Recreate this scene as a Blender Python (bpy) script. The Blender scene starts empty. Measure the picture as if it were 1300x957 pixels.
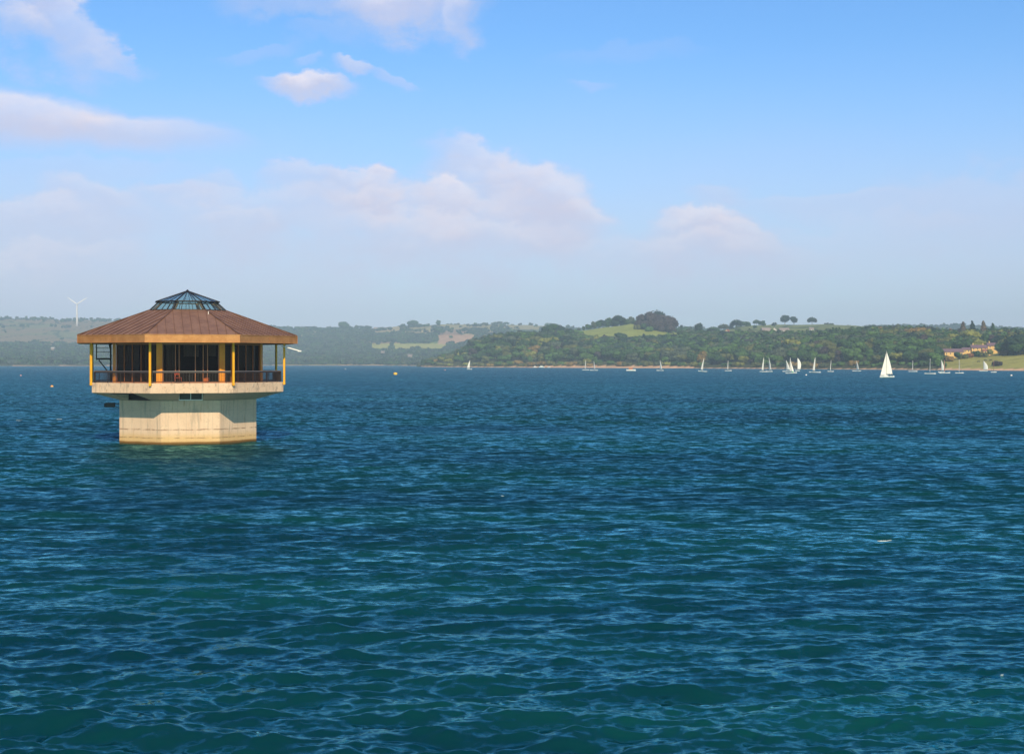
import bpy, bmesh, math, random
import numpy as np
from mathutils import Vector, Matrix

# ------------------------------------------------------------------ camera
sc = bpy.context.scene
COL = sc.collection
R = math.radians
PI = math.pi
FPX = 1805.0            # focal length in photograph pixels (1300 wide)
HY = 459.5              # horizon row in the photograph
K = FPX / 1155.0        # depth tables below were surveyed at 1155
CAMH = 7.15             # eye above the water
cam_d = bpy.data.cameras.new('camera')
cam = bpy.data.objects.new('camera', cam_d)
COL.objects.link(cam)
cam.location = (0, 0, CAMH)
cam.rotation_euler = (R(90), 0, 0)
cam_d.sensor_width = 36
cam_d.sensor_fit = 'HORIZONTAL'
cam_d.lens = 36 * FPX / 1300
cam_d.shift_y = -(478.5 - HY) / 1300
cam_d.clip_start = 0.5
cam_d.clip_end = 20000
sc.camera = cam

# ------------------------------------------------------------------ light
SUN_AZ = 9.3           # degrees from -Y (behind the eye) towards +X
SUN_EL = 36.8
SUN_STRENGTH = 5.0
SKY_STRENGTH = 0.105
sd = bpy.data.lights.new('sun', 'SUN')
so = bpy.data.objects.new('sun', sd)
COL.objects.link(so)
sd.energy = SUN_STRENGTH
sd.angle = R(0.5)
sd.color = (1.0, 0.83, 0.58)
sdir = Vector((math.sin(R(SUN_AZ)) * math.cos(R(SUN_EL)), -math.cos(R(SUN_AZ)) * math.cos(R(SUN_EL)), math.sin(R(SUN_EL))))
so.rotation_euler = sdir.to_track_quat('Z', 'Y').to_euler()
so.location = (60, -200, 200)

sc.view_settings.view_transform = 'Standard'
sc.view_settings.look = 'None'
sc.view_settings.exposure = 0.0
sc.view_settings.gamma = 1.0
sc.view_settings.use_curve_mapping = False
sc.render.engine = 'CYCLES'
sc.cycles.use_denoising = True
sc.cycles.max_bounces = 6
sc.cycles.transparent_max_bounces = 12
sc.cycles.sample_clamp_indirect = 6.0


class NT:
    """small helper to write node trees"""
    def __init__(self, tree):
        self.t = tree
        self.n = tree.nodes
        self.l = tree.links

    def new(self, typ, **kw):
        nd = self.n.new(typ)
        for k, v in kw.items():
            setattr(nd, k, v)
        return nd

    def put(self, sock, v):
        if v is None:
            return
        if hasattr(v, 'is_linked') or hasattr(v, 'links'):
            self.l.new(v, sock)
        else:
            if hasattr(sock.default_value, '__len__') and not hasattr(v, '__len__'):
                v = (v,) * len(sock.default_value)
            if hasattr(v, '__len__') and len(sock.default_value) == 4 and len(v) == 3:
                v = (*v, 1)
            sock.default_value = v

    def m(self, op, a, b=None, c=None, clamp=False):
        nd = self.new('ShaderNodeMath', operation=op)
        nd.use_clamp = clamp
        self.put(nd.inputs[0], a)
        self.put(nd.inputs[1], b)
        if c is not None:
            self.put(nd.inputs[2], c)
        return nd.outputs[0]

    def v(self, op, a, b=None, scale=None):
        nd = self.new('ShaderNodeVectorMath', operation=op)
        self.put(nd.inputs[0], a)
        if b is not None:
            self.put(nd.inputs[1], b)
        if scale is not None:
            self.put(nd.inputs['Scale'], scale)
        return nd.outputs[0] if op not in ('LENGTH', 'DOT_PRODUCT', 'DISTANCE') else nd.outputs['Value']

    def ss(self, val, a, b):
        nd = self.new('ShaderNodeMapRange', interpolation_type='SMOOTHSTEP')
        self.put(nd.inputs['Value'], val)
        nd.inputs['From Min'].default_value = a
        nd.inputs['From Max'].default_value = b
        return nd.outputs[0]

    def lin(self, val, a, b, c=0.0, d=1.0):
        nd = self.new('ShaderNodeMapRange')
        self.put(nd.inputs['Value'], val)
        for k, x in zip(('From Min', 'From Max', 'To Min', 'To Max'), (a, b, c, d)):
            nd.inputs[k].default_value = x
        return nd.outputs[0]

    def mix(self, f, a, b, blend='MIX'):
        nd = self.new('ShaderNodeMix', data_type='RGBA', blend_type=blend)
        self.put(nd.inputs[0], f)
        self.put(nd.inputs[6], a)
        self.put(nd.inputs[7], b)
        return nd.outputs[2]

    def noise(self, vec, scale, detail=3.0, rough=0.5, out='Fac'):
        nd = self.new('ShaderNodeTexNoise')
        if vec is not None:
            self.put(nd.inputs['Vector'], vec)
        nd.inputs['Scale'].default_value = scale
        nd.inputs['Detail'].default_value = detail
        nd.inputs['Roughness'].default_value = rough
        return nd.outputs[out]

    def mapping(self, vec, scale=(1, 1, 1), rot=(0, 0, 0), loc=(0, 0, 0)):
        nd = self.new('ShaderNodeMapping')
        self.put(nd.inputs['Vector'], vec)
        nd.inputs['Scale'].default_value = scale
        nd.inputs['Rotation'].default_value = rot
        nd.inputs['Location'].default_value = loc
        return nd.outputs[0]


# ------------------------------------------------------------------ sky with cloud banks
world = bpy.data.worlds.new('World')
sc.world = world
world.use_nodes = True
w = NT(world.node_tree)
w.n.clear()
sky = w.new('ShaderNodeTexSky', sky_type='NISHITA')
sky.sun_disc = False
sky.sun_elevation = R(SUN_EL)
sky.sun_rotation = R(180 - SUN_AZ)
sky.altitude = 0
sky.air_density = 1.0
sky.dust_density = 1.0
sky.ozone_density = 2.0
tc = w.new('ShaderNodeTexCoord')
sep = w.new('ShaderNodeSeparateXYZ')
w.l.new(tc.outputs['Generated'], sep.inputs[0])
AZ = w.m('ARCTAN2', sep.outputs[0], sep.outputs[1])
EL = w.m('ARCSINE', sep.outputs[2])
comb = w.new('ShaderNodeCombineXYZ')
w.l.new(AZ, comb.inputs[0])
w.l.new(EL, comb.inputs[1])
ang = comb.outputs[0]
wob = w.noise(w.mapping(ang, (1, 1.6, 1)), 9.0, 7.0, 0.6, 'Color')
wob = w.v('SUBTRACT', wob, (0.5, 0.5, 0.5))
wob2 = w.v('SUBTRACT', w.noise(w.mapping(ang, (1, 1.5, 1)), 38.0, 6.0, 0.62, 'Color'), (0.5, 0.5, 0.5))
fine = w.noise(w.mapping(ang, (1, 2.0, 1), (0, 0, R(-18))), 16.0, 8.0, 0.62)


def sky_angles(x, y):
    a = math.atan((x - 650) / FPX)
    return a, math.atan((HY - y) / FPX * math.cos(a))


# x, y, rx, ry (pixels of the photograph at those bearings), tilt, strength, wobble, softness below
CLOUDS = [
    (62, 15, 112, 38, -32, .62, .11, .9), (20, 45, 60, 30, 0, .42, .12, 1.0), (150, 62, 40, 14, -25, .30, .10, 1.0),
    (512, -8, 120, 38, 0, .85, .10, .7), (585, 18, 34, 20, 30, .5, .08, .9), (350, -2, 70, 16, 0, .35, .09, .9),
    (396, 103, 62, 17, -3, .85, .07, .8), (452, 78, 28, 11, 0, .55, .07, .9), (505, 93, 40, 9, -22, .35, .06, .9),
    (395, 73, 22, 7, 0, .25, .06, .9),
    (30, 140, 150, 30, -4, .80, .035, .9), (160, 160, 160, 21, -4, .62, .035, .9),
    (130, 262, 85, 34, -14, .50, .11, 1.7), (35, 275, 110, 30, -6, .52, .10, 1.6), (40, 335, 150, 30, 0, .42, .12, 1.7),
    (285, 235, 36, 18, -14, .35, .09, 1.6), (305, 290, 60, 28, 0, .40, .12, 1.7),
    (385, 216, 62, 26, 0, .52, .11, 2.2), (455, 226, 70, 27, -6, .62, .10, 2.6), (478, 232, 40, 26, -14, .72, .09, 2.6), (540, 262, 200, 44, 0, .50, .13, 2.0),
    (566, 243, 58, 26, -6, .80, .09, 2.8), (610, 218, 90, 30, -14, .62, .09, 2.6), (690, 240, 90, 36, -22, .74, .08, 2.6), (740, 272, 50, 30, -24, .60, .08, 2.4),
    (560, 305, 230, 45, 0, .50, .14, 1.5), (300, 270, 180, 36, 0, .40, .13, 1.8),
    (880, 285, 78, 24, 2, .78, .08, 2.6), (930, 296, 80, 20, -14, .60, .07, 2.2), (900, 245, 50, 14, 0, .34, .08, 1.6), (880, 325, 200, 34, 0, .42, .12, 1.5),
    (235, 250, 60, 10, -8, .30, .08, 1.4), (330, 60, 70, 7, 8, .18, .06, 1.2), (800, 60, 120, 9, 4, .10, .06, 1.2),
    (755, 101, 26, 7, 0, .22, .06, 1.0), (1050, 252, 140, 12, 0, .34, .05, 2.2), (1080, 300, 170, 30, 0, .24, .12, 1.6),
    (1240, 260, 120, 45, 0, .26, .12, 1.7), (420, 35, 60, 12, 0, .14, .09, 1.2), (120, 205, 160, 20, 0, .22, .10, 1.6),
]
mask = None
lit = None
for (x, y, rx, ry, tilt, st, wb, soft) in CLOUDS:
    a, e = sky_angles(x, y)
    p = w.v('ADD', w.v('SUBTRACT', ang, (a, e, 0)), w.v('ADD', w.v('SCALE', wob, scale=wb * .75), w.v('SCALE', wob2, scale=wb * .28)))
    p = w.mapping(p, (1, 1, 1), (0, 0, R(-tilt)))
    p = w.v('MULTIPLY', p, (FPX / rx, FPX / ry, 0))
    sp = w.new('ShaderNodeSeparateXYZ')
    w.l.new(p, sp.inputs[0])
    low = w.m('MINIMUM', sp.outputs[1], 0.0)
    up = w.m('MAXIMUM', sp.outputs[1], 0.0)
    yy = w.m('ADD', up, w.m('DIVIDE', low, soft + .6))
    d = w.m('SQRT', w.m('ADD', w.m('MULTIPLY', sp.outputs[0], sp.outputs[0]), w.m('MULTIPLY', yy, yy)))
    crisp = w.ss(sp.outputs[1], -0.1, 0.5)
    shape = w.m('ADD', w.m('MULTIPLY', w.ss(d, 1.05, 0.50), crisp), w.m('MULTIPLY', w.ss(d, 1.15, 0.30), w.m('SUBTRACT', 1.0, crisp)))
    mk = w.m('MULTIPLY', shape, min(1.0, st * .98))
    # the upper shoulders catch more sun
    lt = w.m('MULTIPLY', mk, w.ss(sp.outputs[1], -0.5, 0.75))
    mask = mk if mask is None else w.m('ADD', mask, w.m('MULTIPLY', mk, w.m('SUBTRACT', 1.0, mask)))
    lit = lt if lit is None else w.m('MAXIMUM', lit, lt)
mod = w.lin(fine, 0.28, 0.72, 0.72, 1.22)
mask = w.m('MULTIPLY', mask, mod, clamp=True)
# a thin lilac veil low over the hills
veil = w.m('MULTIPLY', w.ss(EL, 0.235, 0.03), w.lin(w.noise(w.mapping(ang, (1, 2.4, 1)), 3.2, 5, .55), .3, .7, .42, .72))
veil = w.m('MULTIPLY', veil, w.m('GREATER_THAN', sep.outputs[2], -0.2))
SK = 1.0 / SKY_STRENGTH
hs = w.new('ShaderNodeHueSaturation')
hs.inputs['Saturation'].default_value = 1.16
w.l.new(sky.outputs[0], hs.inputs['Color'])
base = w.mix(1.0, hs.outputs[0], (0.95, 1.31, 1.65), 'MULTIPLY')
base = w.v('SCALE', base, scale=w.lin(sep.outputs[1], -.35, .35, .42, 1.0))  # sky behind the eye dimmed on purpose, to weaken fill light on the tower
c1 = w.mix(veil, base, (0.70 * SK, 0.64 * SK, 0.85 * SK))
ccol = w.mix(w.m('MULTIPLY', lit, 1.0, clamp=True), (0.67 * SK, 0.67 * SK, 0.86 * SK), (1.02 * SK, 0.94 * SK, 1.0 * SK))
c2 = w.mix(mask, c1, ccol)
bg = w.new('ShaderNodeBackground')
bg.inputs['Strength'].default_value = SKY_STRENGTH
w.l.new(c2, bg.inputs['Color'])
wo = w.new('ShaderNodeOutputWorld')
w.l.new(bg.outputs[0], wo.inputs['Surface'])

rng = np.random.default_rng(7)
random.seed(11)


# ------------------------------------------------------------------ generic helpers
def at(x, y, Y):
    """pixel of the photograph at depth Y (metres) -> world point"""
    return Vector(((x - 650) / FPX * Y, Y, CAMH + (HY - y) / FPX * Y))


def mat(name, color=(.5, .5, .5), rough=.6, metal=0.0, build=None, spec=None):
    m = bpy.data.materials.new(name)
    m.use_nodes = True
    t = NT(m.node_tree)
    b = t.n['Principled BSDF']
    b.inputs['Base Color'].default_value = (*color, 1)
    b.inputs['Roughness'].default_value = rough
    b.inputs['Metallic'].default_value = metal
    if spec is not None:
        b.inputs['Specular IOR Level'].default_value = spec
    if build:
        build(t, b)
    return m


def tag(o, label=None, cat=None, group=None, kind=None):
    if label:
        o['label'] = label
    if cat:
        o['category'] = cat
    if group:
        o['group'] = group
    if kind:
        o['kind'] = kind
    return o


def empty(name, loc=(0, 0, 0), rz=0.0):
    o = bpy.data.objects.new(name, None)
    o.location = loc
    o.rotation_euler = (0, 0, rz)
    o.empty_display_size = 0.5
    COL.objects.link(o)
    return o


def mesh_np(name, verts, faces, material=None, parent=None, smooth=False):
    """verts (n,3), faces (m,k) with one k"""
    me = bpy.data.meshes.new(name)
    verts = np.asarray(verts, dtype=np.float32)
    faces = np.asarray(faces, dtype=np.int32)
    me.vertices.add(len(verts))
    me.vertices.foreach_set('co', verts.ravel())
    k = faces.shape[1]
    me.loops.add(faces.size)
    me.loops.foreach_set('vertex_index', faces.ravel())
    me.polygons.add(len(faces))
    me.polygons.foreach_set('loop_start', np.arange(0, faces.size, k, dtype=np.int32))
    me.polygons.foreach_set('loop_total', np.full(len(faces), k, dtype=np.int32))
    if smooth:
        me.polygons.foreach_set('use_smooth', np.ones(len(faces), dtype=bool))
    me.update(calc_edges=True)
    if material:
        me.materials.append(material)
    o = bpy.data.objects.new(name, me)
    o.parent = parent
    COL.objects.link(o)
    return o


class MB:
    """collects shapes, links them as one mesh object"""
    def __init__(self):
        self.v = []
        self.f = []

    def add(self, vs, fs):
        n = len(self.v)
        self.v += [tuple(p) for p in vs]
        self.f += [tuple(i + n for i in f) for f in fs]
        return self

    def box(self, c, s, rz=0.0, M=None):
        x, y, z = s[0] / 2, s[1] / 2, s[2] / 2
        pts = [Vector((i * x, j * y, k * z)) for k in (-1, 1) for (i, j) in ((-1, -1), (1, -1), (1, 1), (-1, 1))]
        rot = Matrix.Rotation(rz, 3, 'Z') if M is None else M
        pts = [rot @ p + Vector(c) for p in pts]
        return self.add(pts, [(3, 2, 1, 0), (4, 5, 6, 7), (0, 1, 5, 4), (1, 2, 6, 5), (2, 3, 7, 6), (3, 0, 4, 7)])

    def bar(self, a, b, wd, th=None):
        """rectangular bar between two points"""
        a, b = Vector(a), Vector(b)
        th = th or wd
        d = b - a
        L = d.length
        z = d.normalized()
        upv = Vector((0, 0, 1)) if abs(z.z) < .95 else Vector((1, 0, 0))
        x = upv.cross(z).normalized()
        y = z.cross(x)
        M = Matrix((x, y, z)).transposed()
        return self.box((a + b) / 2, (wd, th, L), M=M)

    def tube(self, pts, rad, n=8):
        pts = [Vector(p) for p in pts]
        rad = rad if hasattr(rad, '__len__') else [rad] * len(pts)
        rings = []
        for i, p in enumerate(pts):
            d = (pts[min(i + 1, len(pts) - 1)] - pts[max(i - 1, 0)]).normalized()
            upv = Vector((0, 0, 1)) if abs(d.z) < .9 else Vector((1, 0, 0))
            x = upv.cross(d).normalized()
            y = d.cross(x)
            rings.append([p + rad[i] * (math.cos(2 * PI * k / n) * x + math.sin(2 * PI * k / n) * y) for k in range(n)])
        vs = [q for r in rings for q in r]
        fs = []
        for i in range(len(pts) - 1):
            for k in range(n):
                fs.append((i * n + k, i * n + (k + 1) % n, (i + 1) * n + (k + 1) % n, (i + 1) * n + k))
        fs.append(tuple(range(n - 1, -1, -1)))
        fs.append(tuple((len(pts) - 1) * n + k for k in range(n)))
        return self.add(vs, fs)

    def loft(self, rings, cap0=True, cap1=True):
        n = len(rings[0])
        vs = [q for r in rings for q in r]
        fs = []
        for i in range(len(rings) - 1):
            for k in range(n):
                fs.append((i * n + k, i * n + (k + 1) % n, (i + 1) * n + (k + 1) % n, (i + 1) * n + k))
        if cap0:
            fs.append(tuple(range(n - 1, -1, -1)))
        if cap1:
            fs.append(tuple((len(rings) - 1) * n + k for k in range(n)))
        return self.add(vs, fs)

    def build(self, name, material, parent=None, smooth=False, bevel=0.0, loc=None):
        me = bpy.data.meshes.new(name)
        me.from_pydata(self.v, [], self.f)
        if smooth:
            for p in me.polygons:
                p.use_smooth = True
        me.materials.append(material)
        me.validate()
        me.update()
        o = bpy.data.objects.new(name, me)
        o.parent = parent
        if loc is not None:
            o.location = loc
        COL.objects.link(o)
        if bevel:
            b = o.modifiers.new('bevel', 'BEVEL')
            b.width = bevel
            b.segments = 2
            b.limit_method = 'ANGLE'
        return o


def kids(o):
    return [c for c in KIDS.get(o.name, [])]


def copy_tree(o, parent=None):
    c = o.copy()
    COL.objects.link(c)
    c.parent = parent
    for ch in o.children:
        copy_tree(ch, c)
    return c


# ------------------------------------------------------------------ WATER
def water_mat(t, b):
    geo = t.new('ShaderNodeNewGeometry')
    pos = geo.outputs['Position']
    at_ = t.new('ShaderNodeAttribute', attribute_name='chop')
    chop = at_.outputs['Fac']
    gust = t.noise(t.mapping(pos, (0.010, 0.030, 0), (0, 0, R(8))), 1.0, 4, .6)
    gust2 = t.noise(t.mapping(pos, (0.05, 0.16, 0), (0, 0, R(-6)), (31, 7, 0)), 1.0, 4, .55)
    g = t.m('ADD', t.m('MULTIPLY', gust, .6), t.m('MULTIPLY', gust2, .4))
    # small ripples, crests lying mostly across the wind
    pm = t.mapping(pos, (0.55, 1.0, 1.0), (0, 0, R(10)))
    n1 = t.v('SUBTRACT', t.noise(pm, 2.6, 5, .62, 'Color'), (.5, .5, .5))
    n2 = t.v('SUBTRACT', t.noise(t.mapping(pos, (0.5, 1.0, 1.0), (0, 0, R(-7))), 1.5, 5, .68, 'Color'), (.5, .5, .5))
    gain = t.lin(g, .36, .64, .60, 1.40)
    n3 = t.v('SUBTRACT', t.noise(t.mapping(pos, (0.6, 1.0, 1.0), (0, 0, R(-14))), 8.0, 4, .6, 'Color'), (.5, .5, .5))
    rip = t.v('SCALE', t.v('ADD', n1, t.v('SCALE', n3, scale=1.0)), scale=t.m('MULTIPLY', gain, 0.72))
    big = t.v('SCALE', n2, scale=t.m('MULTIPLY', t.m('MULTIPLY', chop, gain), 2.5))
    s = t.v('ADD', t.v('MULTIPLY', t.v('ADD', rip, big), (0.7, 1.0, 0.0)), t.v('SCALE', (0.0, -0.26, 0.0), scale=chop))
    nn = t.v('NORMALIZE', t.v('ADD', geo.outputs['Normal'], s))
    body = t.mix(t.ss(g, .40, .60), (0.0010, 0.028, 0.040), (0.0024, 0.054, 0.054))
    t.n.remove(b)
    df = t.new('ShaderNodeBsdfDiffuse')
    t.l.new(body, df.inputs['Color'])
    gl = t.new('ShaderNodeBsdfGlossy')
    gl.inputs['Color'].default_value = (.34, .84, .92, 1)
    t.put(gl.inputs['Roughness'], t.lin(chop, 0, 1, .08, .36))
    t.l.new(nn, gl.inputs['Normal'])
    fr = t.new('ShaderNodeFresnel')
    fr.inputs['IOR'].default_value = 1.333
    t.l.new(nn, fr.inputs['Normal'])
    mx = t.new('ShaderNodeMixShader')
    t.l.new(fr.outputs[0], mx.inputs[0])
    t.l.new(df.outputs[0], mx.inputs[1])
    t.l.new(gl.outputs[0], mx.inputs[2])
    t.l.new(mx.outputs[0], t.n['Material Output'].inputs['Surface'])


M_water = mat('water_surface', (0, .04, .05), .1, build=water_mat)


def build_water():
    # rows: distance from the bank; fine enough for the waves, coarser far out
    d = [14.0]
    while d[-1] < 7600:
        y = d[-1]
        step = y * y / (CAMH * FPX * .788) * .85
        if y < 330:
            step = min(max(step, .05), .33 + max(0, y - 130) * .006)
        else:
            step = min(step, y * .06)
            step = max(step, 1.2)
        d.append(y + step)
    d = np.array(d)
    nr = len(d)
    u = np.concatenate([np.linspace(-6, -.70, 40)[:-1], np.linspace(-.70, -.42, 70)[:-1], np.linspace(-.42, .42, 1000), np.linspace(.42, .70, 70)[1:], np.linspace(.70, 6, 40)[1:]])
    nc = len(u)
    Y = np.repeat(d[:, None], nc, 1)
    X = Y * u[None, :]
    sp = np.gradient(d)
    du = np.gradient(u)
    # wave train
    N = 230
    lam = 0.36 * (11.0 / 0.36) ** rng.random(N)
    lam = np.sort(lam)
    k = 2 * np.pi / lam
    lp = 3.3
    amp = np.exp(-0.5 * (lp / lam - 1) ** 2 * 0.0) * lam ** .93 * np.exp(-(lam / lp) ** 2 * .45)
    slope_target = 0.18
    s = np.sqrt(np.sum((amp * k) ** 2) / 2)
    amp = amp * slope_target / s
    base = R(-90 + 9)
    spread = 0.46 + 0.16 * np.clip(1 - lam / 2.5, 0, 1)
    th = base + rng.normal(0, 1, N) * spread
    kx, ky = k * np.cos(th), k * np.sin(th)
    ph = rng.random(N) * 2 * np.pi
    near = d < 700
    nn_ = int(near.sum())
    Z = np.zeros((nr, nc), np.float32)
    DX = np.zeros((nr, nc), np.float32)
    DY = np.zeros((nr, nc), np.float32)
    lost = np.zeros(nr)
    tot = np.sum((amp * k) ** 2)
    # gusts: patches of taller and flatter chop
    gx = X[:nn_].astype(np.float32)
    gy = Y[:nn_].astype(np.float32)
    gust = np.zeros_like(gx)
    for j in range(14):
        L = 14 + 60 * rng.random()
        a = rng.random() * 2 * np.pi
        gust += np.sin(gx * np.float32(math.cos(a) / L * 2) + gy * np.float32(math.sin(a) / L * 4) + np.float32(rng.random() * 6.28))
    gust = 1 + 0.12 * gust
    for j in range(N):
        crit = np.maximum(sp[:nn_] * 1.0, 0) * abs(math.sin(th[j])) + 1e-6
        att = np.clip((lam[j] / crit - 2.2) / 2.0, 0, 1)
        lost[:nn_] += (amp[j] * k[j]) ** 2 * (1 - att ** 2)
        rows = np.where(att > 0)[0]
        if len(rows) == 0:
            continue
        r1 = rows[-1] + 1
        p = gx[:r1] * np.float32(kx[j]) + gy[:r1] * np.float32(ky[j]) + np.float32(ph[j])
        aa = (amp[j] * att[:r1, None]).astype(np.float32)
        # lateral resolution
        lat = np.clip((lam[j] / (np.abs(d[:r1, None] * du[None, :]) * abs(math.cos(th[j])) + 1e-6) - 2.2) / 2, 0, 1).astype(np.float32)
        aa = aa * lat
        cp, sp_ = np.cos(p), np.sin(p)
        # the lee faces, towards the dam, are the steeper ones
        Z[:r1] += aa * cp * (1 + 0.50 * sp_)
        sn = sp_ * aa * 0.8
        DX[:r1] -= np.float32(math.cos(th[j])) * sn
        DY[:r1] -= np.float32(math.sin(th[j])) * sn
    lost[nn_:] = tot
    lost = np.sqrt(lost / tot)
    Z[:nn_] *= gust
    V = np.stack([X + DX, Y + DY, Z], -1).reshape(-1, 3)
    # the sheet goes on behind the viewer
    idx = np.arange(nr * nc).reshape(nr, nc)
    F = np.stack([idx[:-1, :-1], idx[:-1, 1:], idx[1:, 1:], idx[1:, :-1]], -1).reshape(-1, 4)
    b0 = len(V)
    ends = np.array([[-84, 14, -.06], [84, 14, -.06], [84, -260, -.06], [-84, -260, -.06], [-900, -260, -.06], [-900, 14, -.06], [900, -260, -.06], [900, 14, -.06]])
    V = np.concatenate([V, ends])
    F = np.concatenate([F, [[b0, b0 + 3, b0 + 2, b0 + 1], [b0 + 5, b0 + 4, b0 + 3, b0], [b0 + 1, b0 + 2, b0 + 6, b0 + 7]]])
    o = mesh_np('water', V, F, M_water, None, True)
    at_ = o.data.attributes.new('chop', 'FLOAT', 'POINT')
    at_.data.foreach_set('value', np.concatenate([np.repeat(lost, nc), np.full(8, .5)]).astype(np.float32))
    tag(o, kind='structure')
    return o, (amp, kx, ky, ph, lam)


water, WAVES = build_water()


def wave_z(x, y):
    amp, kx, ky, ph, lam = WAVES
    p = kx * x + ky * y + ph
    return float(np.sum(amp * np.cos(p) * (1 + .5 * np.sin(p))))


# ------------------------------------------------------------------ TERRAIN
FCOL = [  # x px, shore, (Y, y px) ...
    (-700, 1650, (1900, 458), (2300, 440), (2500, 438), (3200, 402)),
    (-150, 1650, (1900, 458), (2300, 440), (2500, 438), (3200, 404)),
    (0, 1620, (1900, 458), (2300, 442), (2500, 437), (3200, 404)),
    (100, 1640, (1900, 459), (2300, 444), (2500, 438), (3200, 406)),
    (200, 1680, (1900, 459), (2300, 444), (2500, 437), (3150, 408)),
    (350, 1850, (2000, 459), (2300, 449), (2500, 441), (3000, 417)),
    (430, 1850, (2000, 459), (2300, 449), (2500, 438), (3000, 418)),
    (480, 1850, (2000, 459), (2300, 447), (2500, 434), (3000, 416)),
    (530, 1700, (1950, 459), (2250, 448), (2500, 432), (2900, 413)),
    (600, 1650, (1900, 457), (2250, 440), (2500, 426), (2900, 411.5)),
    (650, 1650, (1900, 452), (2200, 438), (2500, 426), (2900, 412)),
    (700, 1650, (1900, 452), (2200, 438), (2500, 428), (2900, 414)),
    (800, 1650, (1900, 452), (2200, 438), (2500, 430), (2900, 418)),
    (1000, 1650, (1900, 452), (2200, 440), (2500, 432), (2900, 418)),
    (1120, 1650, (1900, 452), (2200, 440), (2500, 432), (2900, 415)),
    (1200, 1650, (1900, 452), (2200, 440), (2500, 432), (2900, 414)),
    (1300, 1650, (1900, 452), (2200, 440), (2500, 432), (2900, 418)),
    (2200, 1650, (1900, 452), (2200, 440), (2500, 432), (2900, 418))]
PCOL = [
    (528, 1345, (1360, 470), (1390, 470), (1420, 471), (1500, 472)),
    (536, 1330, (1345, 463), (1370, 463), (1400, 465), (1500, 468)),
    (575, 1270, (1300, 459), (1340, 452), (1400, 453), (1500, 460)),
    (600, 1230, (1270, 456), (1330, 443), (1400, 440), (1550, 450)),
    (650, 1190, (1230, 456), (1310, 436), (1380, 432), (1550, 440)),
    (700, 1150, (1200, 456), (1280, 434), (1360, 428), (1550, 430)),
    (735, 1120, (1170, 456), (1270, 437), (1350, 426), (1500, 420)),
    (765, 1100, (1150, 456), (1260, 438), (1340, 426), (1460, 416)),
    (800, 1080, (1130, 456), (1250, 438), (1320, 425), (1420, 411)),
    (830, 1060, (1110, 456), (1240, 438), (1310, 426), (1420, 413)),
    (862, 1040, (1100, 456), (1220, 438), (1300, 427), (1420, 424)),
    (900, 1010, (1070, 456), (1190, 438), (1280, 428), (1450, 423)),
    (930, 985, (1040, 456), (1160, 438), (1240, 429), (1600, 417)),
    (960, 960, (1010, 456), (1140, 438), (1240, 427), (1650, 413)),
    (1000, 930, (985, 456), (1100, 438), (1240, 426), (1700, 411.5)),
    (1040, 910, (960, 455), (1060, 436), (1240, 426), (1700, 411.5)),
    (1085, 880, (930, 454), (1030, 432), (1200, 426), (1700, 413)),
    (1130, 850, (900, 455), (1010, 430), (1200, 426), (1700, 420)),
    (1180, 815, (870, 456), (1000, 432), (1150, 427), (1700, 422)),
    (1200, 800, (860, 456), (990, 436), (1150, 428), (1700, 422)),
    (1250, 770, (860, 453), (980, 438), (1150, 430), (1700, 424)),
    (1300, 745, (840, 452), (960, 438), (1150, 430), (1700, 424)),
    (2200, 700, (840, 452), (960, 438), (1150, 430), (1700, 424))]


def prep(cols):
    xs = np.array([c[0] for c in cols], float)
    ys, zs = [], []
    for c in cols:
        sh = c[1]
        yy = [K * q for q in [sh - 400, sh - 60, sh, sh + 12] + [p[0] for p in c[2:]] + [c[5][0] + 500, 9000]]
        zz = [-8, -4, 0, 1.6] + [CAMH + (HY - p[1]) / FPX * p[0] * K for p in c[2:]]
        zz = [z_ * 1.0 for z_ in zz]
        zz += [zz[-1] - 30, zz[-1] - 60]
        if cols is PCOL and c[0] == 528:
            zz = [-8] * len(zz)
        if cols is PCOL:
            zz[-2] = -8
            zz[-1] = -8
        ys.append(yy)
        zs.append(zz)
    return xs, np.array(ys, float), np.array(zs, float)


FP, PP = prep(FCOL), prep(PCOL)


def interp_cols(P, xp, Y):
    xs, ys, zs = P
    xp = np.asarray(xp, float)
    Y = np.asarray(Y, float)
    j = np.clip(np.searchsorted(xs, xp) - 1, 0, len(xs) - 2)
    f = np.clip((xp - xs[j]) / (xs[j + 1] - xs[j]), 0, 1)
    yy = ys[j] * (1 - f)[:, None] + ys[j + 1] * f[:, None]
    zz = zs[j] * (1 - f)[:, None] + zs[j + 1] * f[:, None]
    out = np.full(len(xp), -8.0)
    for k in range(yy.shape[1] - 1):
        a, b = yy[:, k], yy[:, k + 1]
        m = (Y >= a) & (Y < b)
        tt = (Y - a) / np.maximum(b - a, 1e-3)
        out = np.where(m, zz[:, k] * (1 - tt) + zz[:, k + 1] * tt, out)
    return out, yy


def lump(X, Y, L, seed):
    r = np.random.default_rng(seed)
    s = np.zeros_like(X)
    for i in range(7):
        a = r.random() * 6.28
        l = L * (0.6 + r.random())
        s += np.sin((X * math.cos(a) + Y * math.sin(a)) / l * 6.28 + r.random() * 6.28)
    return s / 7 ** .5


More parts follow.
